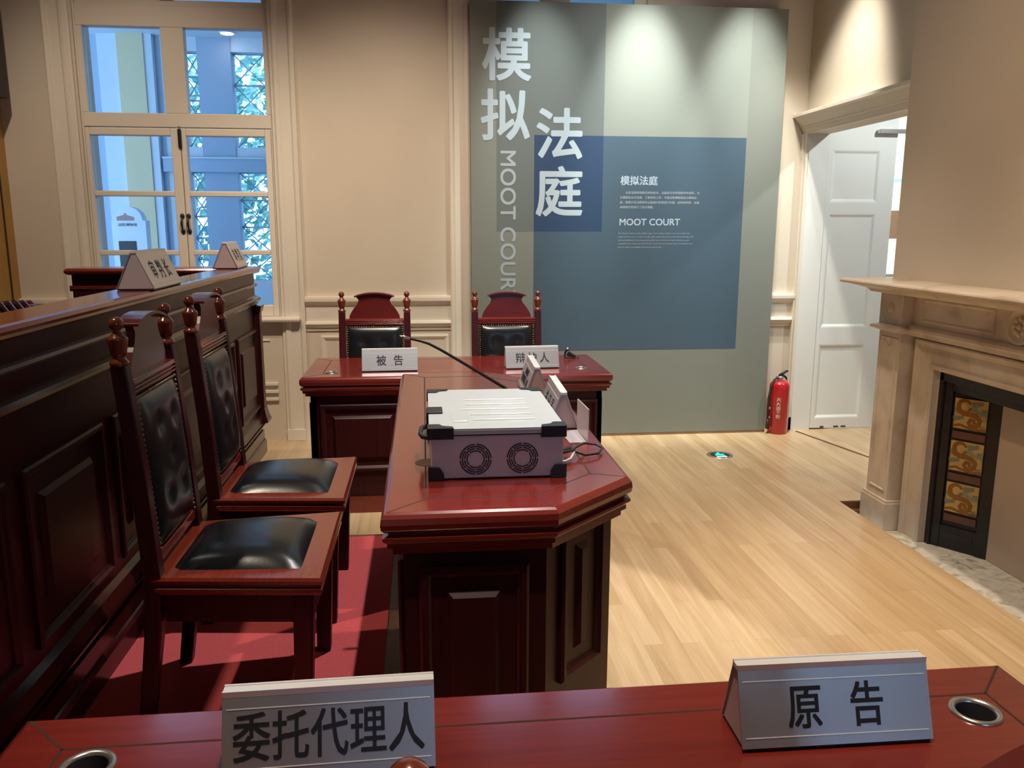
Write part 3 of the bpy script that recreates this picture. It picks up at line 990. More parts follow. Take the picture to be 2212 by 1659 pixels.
for a0, a1 in ((-3.90, -3.36), (-3.05, -1.95)):
    b.frame(a0, a1, 1.062, 1.185, 0.0, [(0, 0), (0.004, 0.007), (0.012, 0.008), (0.02, 0.0)], 'marble_old')
b.at(face_frame((2.505, 3.205, 1.122), (0, -1, 0), (0, 0, 1), (-1, 0, 0)))
b.lathe([(0.082, 0.0), (0.080, 0.012), (0.068, 0.014), (0.060, 0.006), (0.045, 0.004)], 'marble_old', 28)
for k in range(8):
    a = 2 * math.pi * k / 8
    b.ball((0.034 * math.cos(a), 0.034 * math.sin(a), 0.006), 0.014, 'marble_old', 8, 1, 1, 0.6)
b.ball((0, 0, 0.007), 0.014, 'marble_old', 10)
b.at()
tag(b.build('frieze', fp, bevel=0.002), 'carved frieze with a round rosette')
b = MB()
b.rings([(2.41, 1.615), (XB, 1.615), (XB, 4.24), (2.41, 4.24)], [(0.0, 1.196), (0.008, 1.205), (0.012, 1.212), (0.028, 1.218), (0.05, 1.225), (0.075, 1.232), (0.075, 1.236), (0.11, 1.238), (0.117, 1.242), (0.12, 1.249), (0.117, 1.256), (0.108, 1.262), (0.0, 1.264)], 'marble_old')
tag(b.build('shelf', fp), 'moulded mantel shelf')
# cast iron insert: frame, splayed tiled cheeks, board
SP = Vector((2.72 - 2.60, 3.60 - 3.775, 0))
ang = math.atan2(SP.y, SP.x)
ins = MB()
fx = 2.565
ins.box((fx, FY1 - 0.03, HZ), (fx + 0.03, FY1 + 0.006, FH + 0.01), 'iron')
ins.box((fx, FY0 - 0.006, HZ), (fx + 0.03, FY0 + 0.03, FH + 0.01), 'iron')
ins.box((fx, FY0, FH - 0.045), (fx + 0.03, FY1, FH + 0.01), 'iron')
ins.box((fx + 0.03, FY0, FH - 0.09), (fx + 0.30, FY1, FH - 0.045), 'iron')
cheekM = face_frame((2.592, FY1 - 0.028, 0), (SP.x, SP.y, 0), Vector((0, 0, 1)).cross(Vector((SP.x, SP.y, 0))), (0, 0, 1))
ins.at(cheekM)
CW = 0.262
ins.box((0, 0, HZ), (CW, 0.03, FH - 0.05), 'iron')
ins.box((-0.004, -0.014, HZ), (0.034, 0.0, FH - 0.05), 'iron')
ins.box((CW - 0.052, -0.018, HZ), (CW, 0.0, FH - 0.05), 'iron')
ins.box((0.034, -0.012, HZ), (CW - 0.052, 0.0, 0.045), 'iron')
ins.box((0.05, -0.016, -0.02), (CW - 0.07, -0.012, 0.012), 'iron')
ins.at()
cheekM2 = face_frame((2.592, FY0 + 0.028, 0), (SP.x, -SP.y, 0), Vector((SP.x, -SP.y, 0)).cross(Vector((0, 0, 1))), (0, 0, 1))
ins.at(cheekM2)
ins.box((0, 0, HZ), (CW, 0.03, FH - 0.05), 'iron')
ins.at()
tag(ins.build('iron_insert', fp, bevel=0.002), 'black cast iron insert')


def arc(cx, cz, r0, a0, a1, n=14, r1=None):
    r1 = r0 if r1 is None else r1
    return [(cx + (r0 + (r1 - r0) * i / n) * math.cos(R(a0 + (a1 - a0) * i / n)), cz + (r0 + (r1 - r0) * i / n) * math.sin(R(a0 + (a1 - a0) * i / n))) for i in range(n + 1)]


def ribbon(b, pts, wds, z, mat):
    n = len(pts)
    vs, fs = [], []
    for i, (x, y) in enumerate(pts):
        a = Vector(pts[max(0, i - 1)])
        c = Vector(pts[min(n - 1, i + 1)])
        t = (c - a).normalized()
        nn = Vector((-t.y, t.x))
        wd = wds[0] + (wds[1] - wds[0]) * i / (n - 1)
        vs += [(x + nn.x * wd, y + nn.y * wd, z), (x - nn.x * wd, y - nn.y * wd, z)]
    for i in range(n - 1):
        fs.append((2 * i, 2 * i + 1, 2 * i + 3, 2 * i + 2))
    b.add(vs, fs, mat)


tz0 = 0.585
for k, (z0) in enumerate((0.556, 0.340, 0.124)):
    t = MB()
    S = 0.152
    t.at(Matrix.Translation((0, 0, 0)))
    t.box((0, -0.010, 0), (S, 0.0, S), 'scroll_tile')
    t.at(face_frame((0, -0.0104, 0), (1, 0, 0), (0, 0, 1), (0, -1, 0)))
    S_ = S
    ribbon(t, arc(0.045, 0.112, 0.026, -150, -10, 10, 0.028)[::-1] + [], (0.006, 0.007), 0.0, 'tile_scroll')
    ribbon(t, arc(0.046, 0.116, 0.028, 20, 200, 12), (0.006, 0.012), 0.0001, 'tile_scroll')
    ribbon(t, [(0.016, 0.108), (0.024, 0.088), (0.048, 0.078), (0.078, 0.078), (0.104, 0.070), (0.120, 0.052), (0.116, 0.030), (0.100, 0.016), (0.080, 0.020), (0.070, 0.036), (0.078, 0.052), (0.094, 0.050), (0.098, 0.038), (0.088, 0.034)], (0.014, 0.008), 0.0002, 'tile_scroll')
    ribbon(t, [(0.0, 0.010), (0.03, 0.020), (0.06, 0.012), (0.10, 0.004), (0.15, 0.010)], (0.006, 0.007), 0.0001, 'tile_scroll')
    for lx, lz, rr in ((0.105, 0.125, 0.026), (0.022, 0.048, 0.024), (0.14, 0.10, 0.014), (0.135, 0.02, 0.012)):
        ribbon(t, [(lx - rr, lz), (lx, lz + rr * 0.2), (lx + rr, lz + rr * 0.5)], (rr * 0.55, rr * 0.35), 0.00005, 'tile_leaf')
    t.at()
    o = t.build('picture_tile', fp)
    o.matrix_world = cheekM @ Matrix.Translation((0.046, 0, z0))
for z in (0.512, 0.296, 0.080, 0.745):
    t = MB().box((0.046, -0.008, z - 0.008), (0.198, 0.0, z + 0.028), 'tile_brown')
    o = t.build('border_tile', fp)
    o.matrix_world = cheekM
b = MB()
bx = 2.592 + SP.x / SP.length * CW - 0.012
by = FY1 - 0.028 + SP.y / SP.length * CW
b.box((bx, FY0 + 0.16, HZ + 0.002), (bx + 0.02, by, FH - 0.092), 'fire_board')
tag(b.build('fire_board', fp), 'plain beige board closing the grate')

# ================================================================== COURT PLATFORM AND CARPET
PZ = 0.16
b = MB()
b.prism([(XL, 1.32), (0.47, 1.32), (0.47, 3.60), (-1.2, 3.60), (-1.2, 5.12), (XL, 5.12)], 0.0, PZ - 0.006, 'walnut_dark')
struct(b, 'floor_platform', 'low wooden platform under the clerk desk', 'platform', bevel=0.004)
b = MB().box((-1.0, 1.36, PZ - 0.006), (-0.148, 3.565, PZ), 'carpet_red')
tag(b.build('carpet'), 'red carpet on the low platform under the chairs', 'carpet')


# ================================================================== FURNITURE
def top_profile(z):
    return [(-0.035, z - 0.105), (-0.022, z - 0.103), (-0.022, z - 0.090), (-0.010, z - 0.085), (-0.010, z - 0.074), (0.0, z - 0.064), (0.0, z - 0.058), (-0.014, z - 0.054), (-0.014, z - 0.049), (-0.004, z - 0.045), (0.002, z - 0.038), (0.004, z - 0.026), (0.002, z - 0.012), (-0.004, z - 0.004), (-0.012, z)]


def groove_line(b, p, q, z, wd=0.0028, mat='groove'):
    a, c = Vector((p[0], p[1], 0)), Vector((q[0], q[1], 0))
    t = (c - a).normalized()
    nn = Vector((-t.y, t.x, 0)) * wd
    zz = Vector((0, 0, z + 0.0003))
    b.add([tuple(a - nn + zz), tuple(c - nn + zz), tuple(c + nn + zz), tuple(a + nn + zz)], [(0, 1, 2, 3)], mat)


def raised_panel(b, x0, x1, z0, z1, mat='mahogany_shade', m=0.065):
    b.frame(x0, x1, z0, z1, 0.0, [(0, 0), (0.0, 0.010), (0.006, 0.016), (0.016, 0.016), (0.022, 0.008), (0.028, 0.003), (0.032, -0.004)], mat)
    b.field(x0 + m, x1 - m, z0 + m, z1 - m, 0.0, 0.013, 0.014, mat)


def grommet(b, c, r):
    keep = b.M
    b.at(keep @ Matrix.Translation(c))
    b.lathe([(r * 0.66, -0.043), (r * 0.72, -0.010), (r * 0.73, -0.0012)], 'vent_dark', 32, caps=False)
    b.lathe([(r * 0.73, -0.0012), (r * 0.74, 0.0012), (r * 0.80, 0.0035), (r * 0.90, 0.0045), (r, 0.003), (r * 1.01, 0.0004)], 'steel', 32, caps=False)
    b.lathe([(r * 0.70, -0.0432), (r * 0.66, -0.043)], 'ink', 32)
    b.at(keep)


def desk(name, label, poly, z0, ztop, border, panels, gr=(), sit=None):
    """poly: outline of the top, counter-clockwise."""
    n = len(poly)
    t = thing(name, label, 'desk', (0, 0, 0))
    bd = MB()
    if sit is None:
        bd.rings(poly, [(-0.035, z0 + 0.09), (-0.045, z0 + 0.095), (-0.045, ztop - 0.10)], 'mahogany_shade', cap1=True)
    else:
        xa, xb, ya, yb = poly[0][0] + 0.045, poly[1][0] - 0.045, poly[0][1] + 0.045, poly[2][1] - 0.045
        yf = (ya, ya + 0.03) if sit > 0 else (yb - 0.03, yb)
        bd.box((xa, yf[0], z0), (xb, yf[1], ztop - 0.10), 'mahogany_shade')
        bd.box((xa, ya, z0), (xa + 0.03, yb, ztop - 0.10), 'mahogany_shade')
        bd.box((xb - 0.03, ya, z0), (xb, yb, ztop - 0.10), 'mahogany_shade')
    for (i, spans, pz0, pz1) in panels:
        a, c = Vector(poly[i]), Vector(poly[(i + 1) % n])
        t_ = (c - a).normalized()
        no = Vector((t_.y, -t_.x))
        org = a - no * 0.045
        bd.at(face_frame((org.x, org.y, 0), (t_.x, t_.y, 0), (-no.x, -no.y, 0), (0, 0, 1)))
        for s0, s1 in spans:
            raised_panel(bd, s0, s1, pz0, pz1)
        bd.at()
    bd.build('carcass', t)
    pl = MB()
    if sit is not None:
        xa, xb, ya, yb = poly[0][0] + 0.032, poly[1][0] - 0.032, poly[0][1] + 0.032, poly[2][1] - 0.032
        pl.box((xa, ya if sit > 0 else yb - 0.014, z0), (xb, ya + 0.014 if sit > 0 else yb, z0 + 0.09), 'mahogany')
        pl.box((xa, ya, z0), (xa + 0.014, yb, z0 + 0.09), 'mahogany')
        pl.box((xb - 0.014, ya, z0), (xb, yb, z0 + 0.09), 'mahogany')
    else:
        pl.rings(poly, [(-0.034, z0), (-0.032, z0 + 0.004), (-0.032, z0 + 0.075), (-0.038, z0 + 0.088), (-0.046, z0 + 0.092)], 'mahogany')
    pl.build('plinth', t)
    tp = MB().rings(poly, top_profile(ztop), 'mahogany')
    if gr:
        ob = tp.build('desk_top')
        cutters = []
        for g in gr:
            cu = MB().at(Matrix.Translation((g[0], g[1], ztop)))
            cu.lathe([(g[2] * 0.80, -0.045), (g[2] * 0.80, 0.02)], 'ink', 32, False)
            cu.at()
            co = cu.build('cut')
            cutters.append(co)
            md = ob.modifiers.new('hole', 'BOOLEAN')
            md.object = co
            md.operation = 'DIFFERENCE'
            md.solver = 'EXACT'
        bpy.context.view_layer.update()
        me = bpy.data.meshes.new_from_object(ob.evaluated_get(bpy.context.evaluated_depsgraph_get()))
        tp = MB().add([tuple(v.co) for v in me.vertices], [tuple(p.vertices) for p in me.polygons], 'mahogany')
        for co in cutters + [ob]:
            bpy.data.objects.remove(co)
    # inlaid border
    P = [Vector(p) for p in poly]
    inner = []
    for i in range(n):
        a, b_, c = P[i - 1], P[i], P[(i + 1) % n]
        d1, d2 = (b_ - a).normalized(), (c - b_).normalized()
        n1, n2 = Vector((d1.y, -d1.x)), Vector((d2.y, -d2.x))
        mm = n1 + n2
        mm = mm / mm.dot(n1)
        inner.append(b_ - mm * border)
    outer = []
    for i in range(n):
        v = (inner[i] - P[i])
        outer.append(P[i] + v * (0.012 / border))
    for i in range(n):
        groove_line(tp, inner[i], inner[(i + 1) % n], ztop, 0.0022)
        groove_line(tp, outer[i], inner[i], ztop, 0.0022)
    tp.build('desk_top', t)
    for g in gr:
        gb = MB()
        grommet(gb, (0, 0, 0), g[2])
        o = gb.build('cable_grommet', t, loc=(g[0], g[1], ztop))
        tag(o, 'silver ring cable grommet')
    return t


Z = 0.758
desk('defence_desk', 'far mahogany desk under the two nameplates and black chairs', [(-0.652, 4.300), (1.006, 4.300), (1.006, 4.965), (-0.652, 4.965)], 0.0, Z, 0.105,
     [(0, [(0.09, 0.538), (0.615, 1.063), (1.14, 1.588)], 0.235, 0.605), (1, [(0.1, 0.56)], 0.235, 0.605), (3, [(0.1, 0.56)], 0.235, 0.605)],
     [(-0.505, 4.447, 0.034), (0.866, 4.467, 0.034)], sit=1)
desk('plaintiff_desk', 'nearest mahogany desk with a silver grommet at each end', [(-0.645, 0.607), (1.024, 0.607), (1.024, 1.267), (-0.645, 1.267)], 0.0, Z, 0.092,
     [(2, [(0.09, 0.538), (0.615, 1.063), (1.14, 1.588)], 0.235, 0.605), (1, [(0.1, 0.56)], 0.235, 0.605), (3, [(0.1, 0.56)], 0.235, 0.605)],
     [(-0.500, 1.128, 0.040), (0.880, 1.126, 0.040)], sit=-1)
MZ = 0.908
mid = [(-0.102, 1.745), (0.292, 1.745), (0.515, 1.962), (0.515, 3.29), (0.292, 3.53), (-0.102, 3.53)]
Lc = math.hypot(0.223, 0.217)
desk('clerk_desk', 'long mahogany desk with clipped corners carrying the white metal case', mid, PZ, MZ, 0.098,
     [(0, [(0.078, 0.334)], 0.32, 0.765), (1, [(0.068, Lc - 0.062)], 0.43, 0.835), (5, [(0.1, 0.62), (0.70, 1.22), (1.30, 1.70)], 0.32, 0.765), (2, [(0.08, 0.62), (0.70, 1.25)], 0.32, 0.765)],
     [])

gc = MB().lathe([(0.036, 0.0), (0.036, 0.0010), (0.033, 0.0016)], 'walnut_dark', 28).build('grommet_cover', [o for o in bpy.data.objects if o.name == 'clerk_desk'][0], loc=(0.004, 2.145, MZ))
tag(gc, 'flat brown round cable cover')

# ---- judges' bench
BX, BY1, BY0 = -1.01, 5.08, 1.36
jb = thing('judges_bench', "tall shaded mahogany judges' bench running along the left side", 'bench', (0, 0, 0))
b = MB()
b.box((BX - 0.12, BY0, PZ), (BX, BY1, 1.27), 'mahogany_shade')
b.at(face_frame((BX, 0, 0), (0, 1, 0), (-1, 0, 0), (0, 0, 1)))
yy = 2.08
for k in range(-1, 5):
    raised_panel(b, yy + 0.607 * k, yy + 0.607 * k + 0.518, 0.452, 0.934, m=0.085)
b.at()
b.build('front_panelling', jb)
b = MB()
b.at(face_frame((0, BY0, 0), (1, 0, 0), (0, 0, 1), (0, 1, 0)))
L = BY1 - BY0
b.prism([(BX, 1.178), (BX + 0.014, 1.182), (BX + 0.020, 1.190), (BX + 0.014, 1.198), (BX, 1.202)][::-1], 0, L, 'mahogany_shade_gloss')
b.prism([(BX, 1.07), (BX + 0.012, 1.075), (BX + 0.014, 1.088), (BX + 0.026, 1.095), (BX + 0.032, 1.106), (BX + 0.026, 1.116), (BX + 0.012, 1.120), (BX, 1.128)][::-1], 0, L + 0.02, 'mahogany_shade_gloss')
b.prism([(BX, 0.30), (BX + 0.012, 0.32), (BX + 0.034, 0.345), (BX + 0.040, 0.36), (BX + 0.034, 0.352), (BX + 0.018, 0.40), (BX, 0.415)], 0, L, 'mahogany_shade_gloss')
b.prism([(BX, PZ), (BX + 0.024, PZ), (BX + 0.024, 0.225), (BX + 0.018, 0.24), (BX + 0.012, 0.245), (BX + 0.012, 0.30), (BX, 0.30)], 0, L, 'mahogany_shade_gloss')
b.at()
b.build('moulding', jb)
b = MB()
b.box((BX, 5.02, 0.45), (BX + 0.032, BY1 + 0.006, 1.03), 'mahogany_shade')
b.rings([(BX, 5.015), (BX + 0.036, 5.015), (BX + 0.036, BY1 + 0.008), (BX, BY1 + 0.008)], [(0, 1.03), (0.004, 1.035), (0.010, 1.062), (0.010, 1.07)], 'mahogany_shade_gloss')
b.rings([(BX, 5.01), (BX + 0.032, 5.01), (BX + 0.032, BY1 + 0.008), (BX, BY1 + 0.008)], [(0.022, 0.36), (0.022, 0.372), (0.012, 0.40), (0.002, 0.45)], 'mahogany_shade_gloss')
b.build('corner_pilaster', jb)
b = MB()
b.rings([(BX - 0.13, BY0), (BX + 0.012, BY0), (BX + 0.012, BY1 + 0.014), (-1.985, BY1 + 0.014), (-1.985, 4.885), (BX - 0.13, 4.885)], [(0.0, 1.262), (0.010, 1.268), (0.017, 1.278), (0.017, 1.286), (0.010, 1.296), (0.0, 1.30)], 'mahogany')
b.build('cap_rail', jb)
b = MB()
b.box((-1.975, 4.9, PZ), (BX - 0.12, BY1, 1.27), 'mahogany_shade')
for z in (1.18, 1.085):
    b.box((-1.987, 4.895, z), (BX - 0.12, 4.9, z + 0.02), 'mahogany')
    b.box((-1.99, 4.897, z - 0.01), (-1.975, BY1, z + 0.022), 'mahogany')
b.build('end_return', jb, bevel=0.003)


# ---- chairs
def make_chair(label):
    """faces local -y, seat on the origin's floor."""
    t = thing('court_chair', label, 'chair', (0, 0, 0), 0, 'matching court chairs')
    SZ = 0.462
    # seat frame with edge moulding
    poly = [(-0.264, -0.222), (0.264, -0.222), (0.215, 0.235), (-0.215, 0.235)]
    MB().rings(poly, [(-0.02, SZ - 0.052), (-0.004, SZ - 0.048), (0.0, SZ - 0.040), (0.0, SZ - 0.030), (-0.007, SZ - 0.026), (-0.007, SZ - 0.021), (0.0, SZ - 0.017), (0.001, SZ - 0.008), (-0.005, SZ)], 'mahogany_lit').build('seat_frame', t)
    # apron
    b = MB()
    b.rings(poly, [(-0.035, SZ - 0.135), (-0.032, SZ - 0.138), (-0.030, SZ - 0.05)], 'mahogany_shade')
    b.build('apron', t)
    # cushion: domed pad
    nx, ny = 16, 14
    vs, fs = [], []
    for j in range(ny + 1):
        for i in range(nx + 1):
            u, v = i / nx * 2 - 1, j / ny * 2 - 1
            hw = 0.192 + (0.168 - 0.192) * (j / ny)
            e = max(0, (1 - abs(u) ** 3.4)) ** 0.6 * max(0, (1 - abs(v) ** 3.4)) ** 0.6
            vs.append((u * hw, -0.160 + 0.345 * j / ny, SZ - 0.001 + 0.046 * e))
    for j in range(ny):
        for i in range(nx):
            a = j * (nx + 1) + i
            fs.append((a, a + 1, a + nx + 2, a + nx + 1))
    MB().add(vs, fs, 'leather', True).build('seat_cushion', t)
    # legs
    for s in (-1, 1):
        b = MB()
        x, y = s * 0.226, -0.170
        q = 0.027
        vs = [(x - q, y - q, SZ - 0.05), (x + q, y - q, SZ - 0.05), (x + q, y + q, SZ - 0.05), (x - q, y + q, SZ - 0.05)]
        xb, yb, qb = s * 0.230, -0.155, 0.022
        vs += [(xb - qb, yb - qb, 0), (xb + qb, yb - qb, 0), (xb + qb, yb + qb, 0), (xb - qb, yb + qb, 0)]
        b.add(vs, [(0, 1, 2, 3), (7, 6, 5, 4), (0, 4, 5, 1), (1, 5, 6, 2), (2, 6, 7, 3), (3, 7, 4, 0)], 'mahogany_shade')
        b.build('leg', t, bevel=0.004)
    # rear legs that run up as back posts
    for s in (-1, 1):
        b = MB()
        x = s * 0.195
        q = 0.020
        st_ = [(0.0, 0.275, 0.019), (0.30, 0.232, 0.022), (0.46, 0.222, 0.022), (0.75, 0.238, 0.021), (1.028, 0.262, 0.0195)]
        vs, fs = [], []
        for z, y, q in st_:
            vs += [(x - q, y - q, z), (x + q, y - q, z), (x + q, y + q, z), (x - q, y + q, z)]
        for k in range(len(st_) - 1):
            for i in range(4):
                j = (i + 1) % 4
                fs.append((k * 4 + i, k * 4 + j, k * 4 + 4 + j, k * 4 + 4 + i))
        fs += [(3, 2, 1, 0), tuple(range(len(vs) - 4, len(vs)))]
        b.add(vs, fs, 'mahogany_shade')
        po = b.build('back_post', t, bevel=0.004)
        f = MB().lathe([(0.021, 1.016), (0.024, 1.020), (0.024, 1.025), (0.019, 1.030), (0.015, 1.036), (0.0145, 1.040), (0.018, 1.044), (0.0195, 1.050), (0.022, 1.066), (0.0245, 1.081), (0.0248, 1.085), (0.021, 1.089), (0.014, 1.097), (0.010, 1.103), (0.009, 1.107), (0.010, 1.110)], 'finial_lit', 20)
        f.ball((0, 0, 1.1215), 0.0178, 'finial_lit', 16)
        f.build('finial', po, loc=(x, 0.262, 0.010))
    # back: rails, crest, tufted pad
    def yb_(z):
        return 0.222 + (z - 0.46) * 0.072

    b = MB()
    for z0, z1 in ((0.943, 0.980),):
        b.box((-0.176, yb_(z0) - 0.014, z0), (0.176, yb_(z0) + 0.016, z1), 'mahogany')
        for k in range(3):
            z = z0 + 0.006 + k * 0.011
            b.at(face_frame((-0.176, yb_(z0) - 0.014, z), (0, 1, 0), (0, 0, 1), (1, 0, 0)))
            b.prism([(0.0, 0.0), (-0.006, 0.002), (-0.0075, 0.004), (-0.006, 0.006), (0.0, 0.008)][::-1], 0, 0.352, 'mahogany')
            b.at()
        b.box((-0.178, yb_(z0) - 0.018, z1 - 0.004), (0.178, yb_(z0) + 0.018, z1 + 0.005), 'mahogany')
    b.build('top_rail', t, bevel=0.002)
    MB().box((-0.176, yb_(0.49) - 0.014, 0.487), (0.176, yb_(0.49) + 0.014, 0.518), 'mahogany').build('bottom_rail', t, bevel=0.003)
    # crest outline
    half = [(0.152, 0.984), (0.149, 1.004), (0.139, 1.024), (0.123, 1.049), (0.104, 1.071), (0.095, 1.089), (0.094, 1.099), (0.100, 1.108), (0.116, 1.121)]
    topc = [(0.091, 1.129), (0.058, 1.1355), (0.03, 1.1385), (0.0, 1.1395)]
    right = half + topc
    poly = right + [(-x, z) for x, z in right[:-1][::-1]]
    b = MB()
    yc = yb_(1.04)
    b.at(face_frame((0, yc, 0), (1, 0, 0), (0, 0, 1), (0, -1, 0)))
    b.prism(poly, -0.011, 0.011, 'crest_shade')
    # overhanging bent top cap
    arcp = [(-0.119, 1.119)] + [(-x, z) for x, z in [(0.091, 1.1285), (0.058, 1.1355), (0.03, 1.1385)]] + [(0, 1.1395)] + [(0.03, 1.1385), (0.058, 1.1355), (0.091, 1.1285), (0.119, 1.119)]
    cap = [(x, z + 0.004) for x, z in arcp[::-1]] + [(x, z - 0.004) for x, z in arcp]
    b.prism(cap, -0.030, 0.030, 'crest_shade')
    b.at()
    b.build('crest', t, bevel=0.002)
    # leather back pad with buttons
    nx, nz = 24, 30
    z0, z1, hw = 0.518, 0.943, 0.172
    btn = [(-0.064, 0.842), (0.064, 0.842), (0.0, 0.745), (-0.064, 0.65), (0.064, 0.65)]
    for side in (-1, 1):
        vs, fs = [], []
        for j in range(nz + 1):
            for i in range(nx + 1):
                u, v = i / nx * 2 - 1, j / nz * 2 - 1
                x, z = u * hw, z0 + (z1 - z0) * j / nz
                e = max(0, (1 - abs(u) ** 6)) ** 0.7 * max(0, (1 - abs(v) ** 8)) ** 0.7
                h = (0.032 if side < 0 else 0.008) * e
                if side < 0:
                    for bx_, bz_ in btn:
                        dd = math.hypot(x - bx_, z - bz_)
                        h -= 0.010 * math.exp(-(dd / 0.028) ** 2)
                vs.append((x, yb_(z) + side * (0.004 + max(0, h)), z))
        for j in range(nz):
            for i in range(nx):
                a = j * (nx + 1) + i
                q = (a, a + 1, a + nx + 2, a + nx + 1)
                fs.append(q if side < 0 else q[::-1])
        if side < 0:
            pad = MB()
        pad.add(vs, fs, 'leather', True)
    for bx_, bz_ in btn:
        pad.ball((bx_, yb_(bz_) - 0.0255, bz_), 0.0045, 'leather', 8, 1, 0.5, 1)
    po = pad.build('back_pad', t)
    sb = MB()
    for s in (-1, 1):
        for k in range(30):
            z = z0 + 0.006 + (z1 - z0 - 0.012) * k / 29
            sb.ball((s * (hw - 0.007), yb_(z) - 0.017, z), 0.0050, 'stud', 6)
    for k in range(24):
        x = -hw + 0.008 + (2 * hw - 0.016) * k / 23
        sb.ball((x, yb_(z1) - 0.016, z1 - 0.007), 0.0050, 'stud', 6)
    sb.build('stud_row', po)
    return t


c1 = make_chair('black leather court chair behind the left nameplate of the far desk')
c1.location = (-0.300, 4.780, 0)
c1.rotation_euler.z = 0.0
dup(c1, (0.503, 4.780, 0), 0.0, 'black leather court chair behind the right nameplate of the far desk')
# clerks' chairs face +x
dup(c1, (-0.503, 2.33, PZ), R(90), 'nearer of the two black chairs pulled up between bench and long desk')
dup(c1, (-0.503, 2.985, PZ), R(90), 'farther of the two black chairs between bench and long desk')
# plaintiffs' chairs stand with their backs to the camera, only their tops show
dup(c1, (-0.277, 0.738, 0), R(196), 'chair whose round wooden finial pokes up in front of the left nearest nameplate')
dup(c1, (0.43, 0.760, 0), R(196), 'chair whose crest just shows at the bottom right corner of the nearest desk')

# ---- judge's carved chair behind the bench
jc = thing('carved_judge_chair', 'carved dark wooden chair top showing over the bench on the far left', 'armchair', (-1.68, 3.86, PZ))
b = MB()
b.rings([(-0.26, -0.30), (0.26, -0.30), (0.26, 0.30), (-0.26, 0.30)], [(0, 0.42), (0.01, 0.44), (0.01, 0.47), (0, 0.49)], 'mahogany')
b.build('seat', jc)
for sx in (-1, 1):
    for sy in (-1, 1):
        MB().box((sx * 0.22 - 0.025, sy * 0.26 - 0.025, 0), (sx * 0.22 + 0.025, sy * 0.26 + 0.025, 0.42), 'mahogany_shade').build('leg', jc, bevel=0.004)
MB().box((-0.26, -0.30, 0.49), (-0.20, 0.30, 0.93), 'leather').build('backrest', jc, bevel=0.01)
b = MB()
b.box((-0.275, -0.33, 0.915), (-0.19, 0.29, 0.970), 'mahogany')
for k in range(9):
    y = -0.31 + k * 0.072
    b.tube([(-0.27, y, 0.970), (-0.24, y + 0.015, 0.993 + 0.02 * math.sin(k * 0.39)), (-0.20, y + 0.04, 1.001 + 0.02 * math.sin(k * 0.39)), (-0.165, y + 0.05, 0.970)], [0.02, 0.026, 0.024, 0.014], 'mahogany', 8)
b.ball((-0.19, 0.28, 0.985), 0.03, 'mahogany', 10, 1, 1.3, 0.8)
tag(b.build('carved_crest', jc, bevel=0.003), 'carved leaf crest')

# ---- black loudspeaker in the upper left corner
sp = thing('wall_loudspeaker', 'black box hanging at the upper left edge', 'loudspeaker', (-2.745, 5.70, 2.337))
b = MB().box((0.02, -0.16, 0.0), (0.112, 0.16, 0.62), 'black_plastic')
b.build('cabinet', sp, bevel=0.012)
MB().box((0.0, -0.05, 0.25), (0.02, 0.05, 0.37), 'iron').build('wall_bracket', sp)


# ================================================================== NAMEPLATES
def nameplate(label, loc, rotz, chars, size, sx, L=0.30, dep=0.096, h=0.12, step=None, lines=None, bold=0.0006):
    t = thing('nameplate', label, 'nameplate', (loc[0], loc[1], loc[2] + 0.0008), rotz, 'three sided metal nameplates')
    d = dep / 2
    base_z, top_z, rd = 0.006, h - 0.006, 0.010
    fy0, fz0, fy1, fz1 = -d, base_z, -rd, top_z
    fl = math.hypot(fy1 - fy0, fz1 - fz0)
    ut = Vector((0, fy1 - fy0, fz1 - fz0)).normalized()
    for s, nm in ((1, 'front_plate'), (-1, 'back_plate')):
        b = MB()
        xd = (s, 0, 0)
        yd = (0, ut.y * s, ut.z)
        zd = Vector(xd).cross(Vector(yd))
        b.at(face_frame((0, fy0 * s, fz0), xd, yd, zd))
        b.box((-L / 2, 0, -0.003), (L / 2, fl, 0.0), 'alu')
        k = fl / 0.115
        for zz in (0.014 * k, fl - 0.019 * k):
            b.box((-L / 2 + 0.006, zz, 0.0), (L / 2 - 0.006, zz + 0.0012 * k, 0.0007), 'alu_bright')
        if lines:
            for s_, yy_, sz_ in lines:
                b.text(s_, sz_, 'ink', 0, fl * yy_, sx=1.0, bold=bold, res=2, thick=0.0006)
        else:
            st = step or L / (len(chars) + 1)
            for i, ch in enumerate(chars):
                if ch != ' ':
                    b.text(ch, size, 'ink', (i - (len(chars) - 1) / 2) * st, fl * 0.455, sx=sx, bold=bold, res=3, thick=0.0006)
        b.build(nm, t)
    b = MB().box((-L / 2, -rd - 0.001, top_z - 0.002), (L / 2, rd + 0.001, h - 0.001), 'alu_bright')
    b.box((-L / 2, -rd - 0.001, h - 0.001), (L / 2, -rd + 0.002, h + 0.0012), 'alu_bright')
    b.box((-L / 2, rd - 0.002, h - 0.001), (L / 2, rd + 0.001, h + 0.0012), 'alu_bright')
    tag(b.build('ridge_strip', t), 'bright ridge strip')
    for s in (-1, 1):
        b = MB()
        b.at(face_frame((s * (L / 2 - 0.004), 0, 0), (0, 1, 0), (0, 0, 1), (1, 0, 0)))
        b.prism([(-d + 0.005, base_z), (d - 0.005, base_z), (rd - 0.001, top_z - 0.002), (-rd + 0.001, top_z - 0.002)], -0.0015, 0.0015, 'plate_end')
        tag(b.build('end_cap', t), 'pinkish grey end cap')
    MB().box((-L / 2 + 0.003, -d + 0.003, 0.0), (L / 2 - 0.003, d - 0.003, base_z), 'black_plastic').build('base', t)
    return t


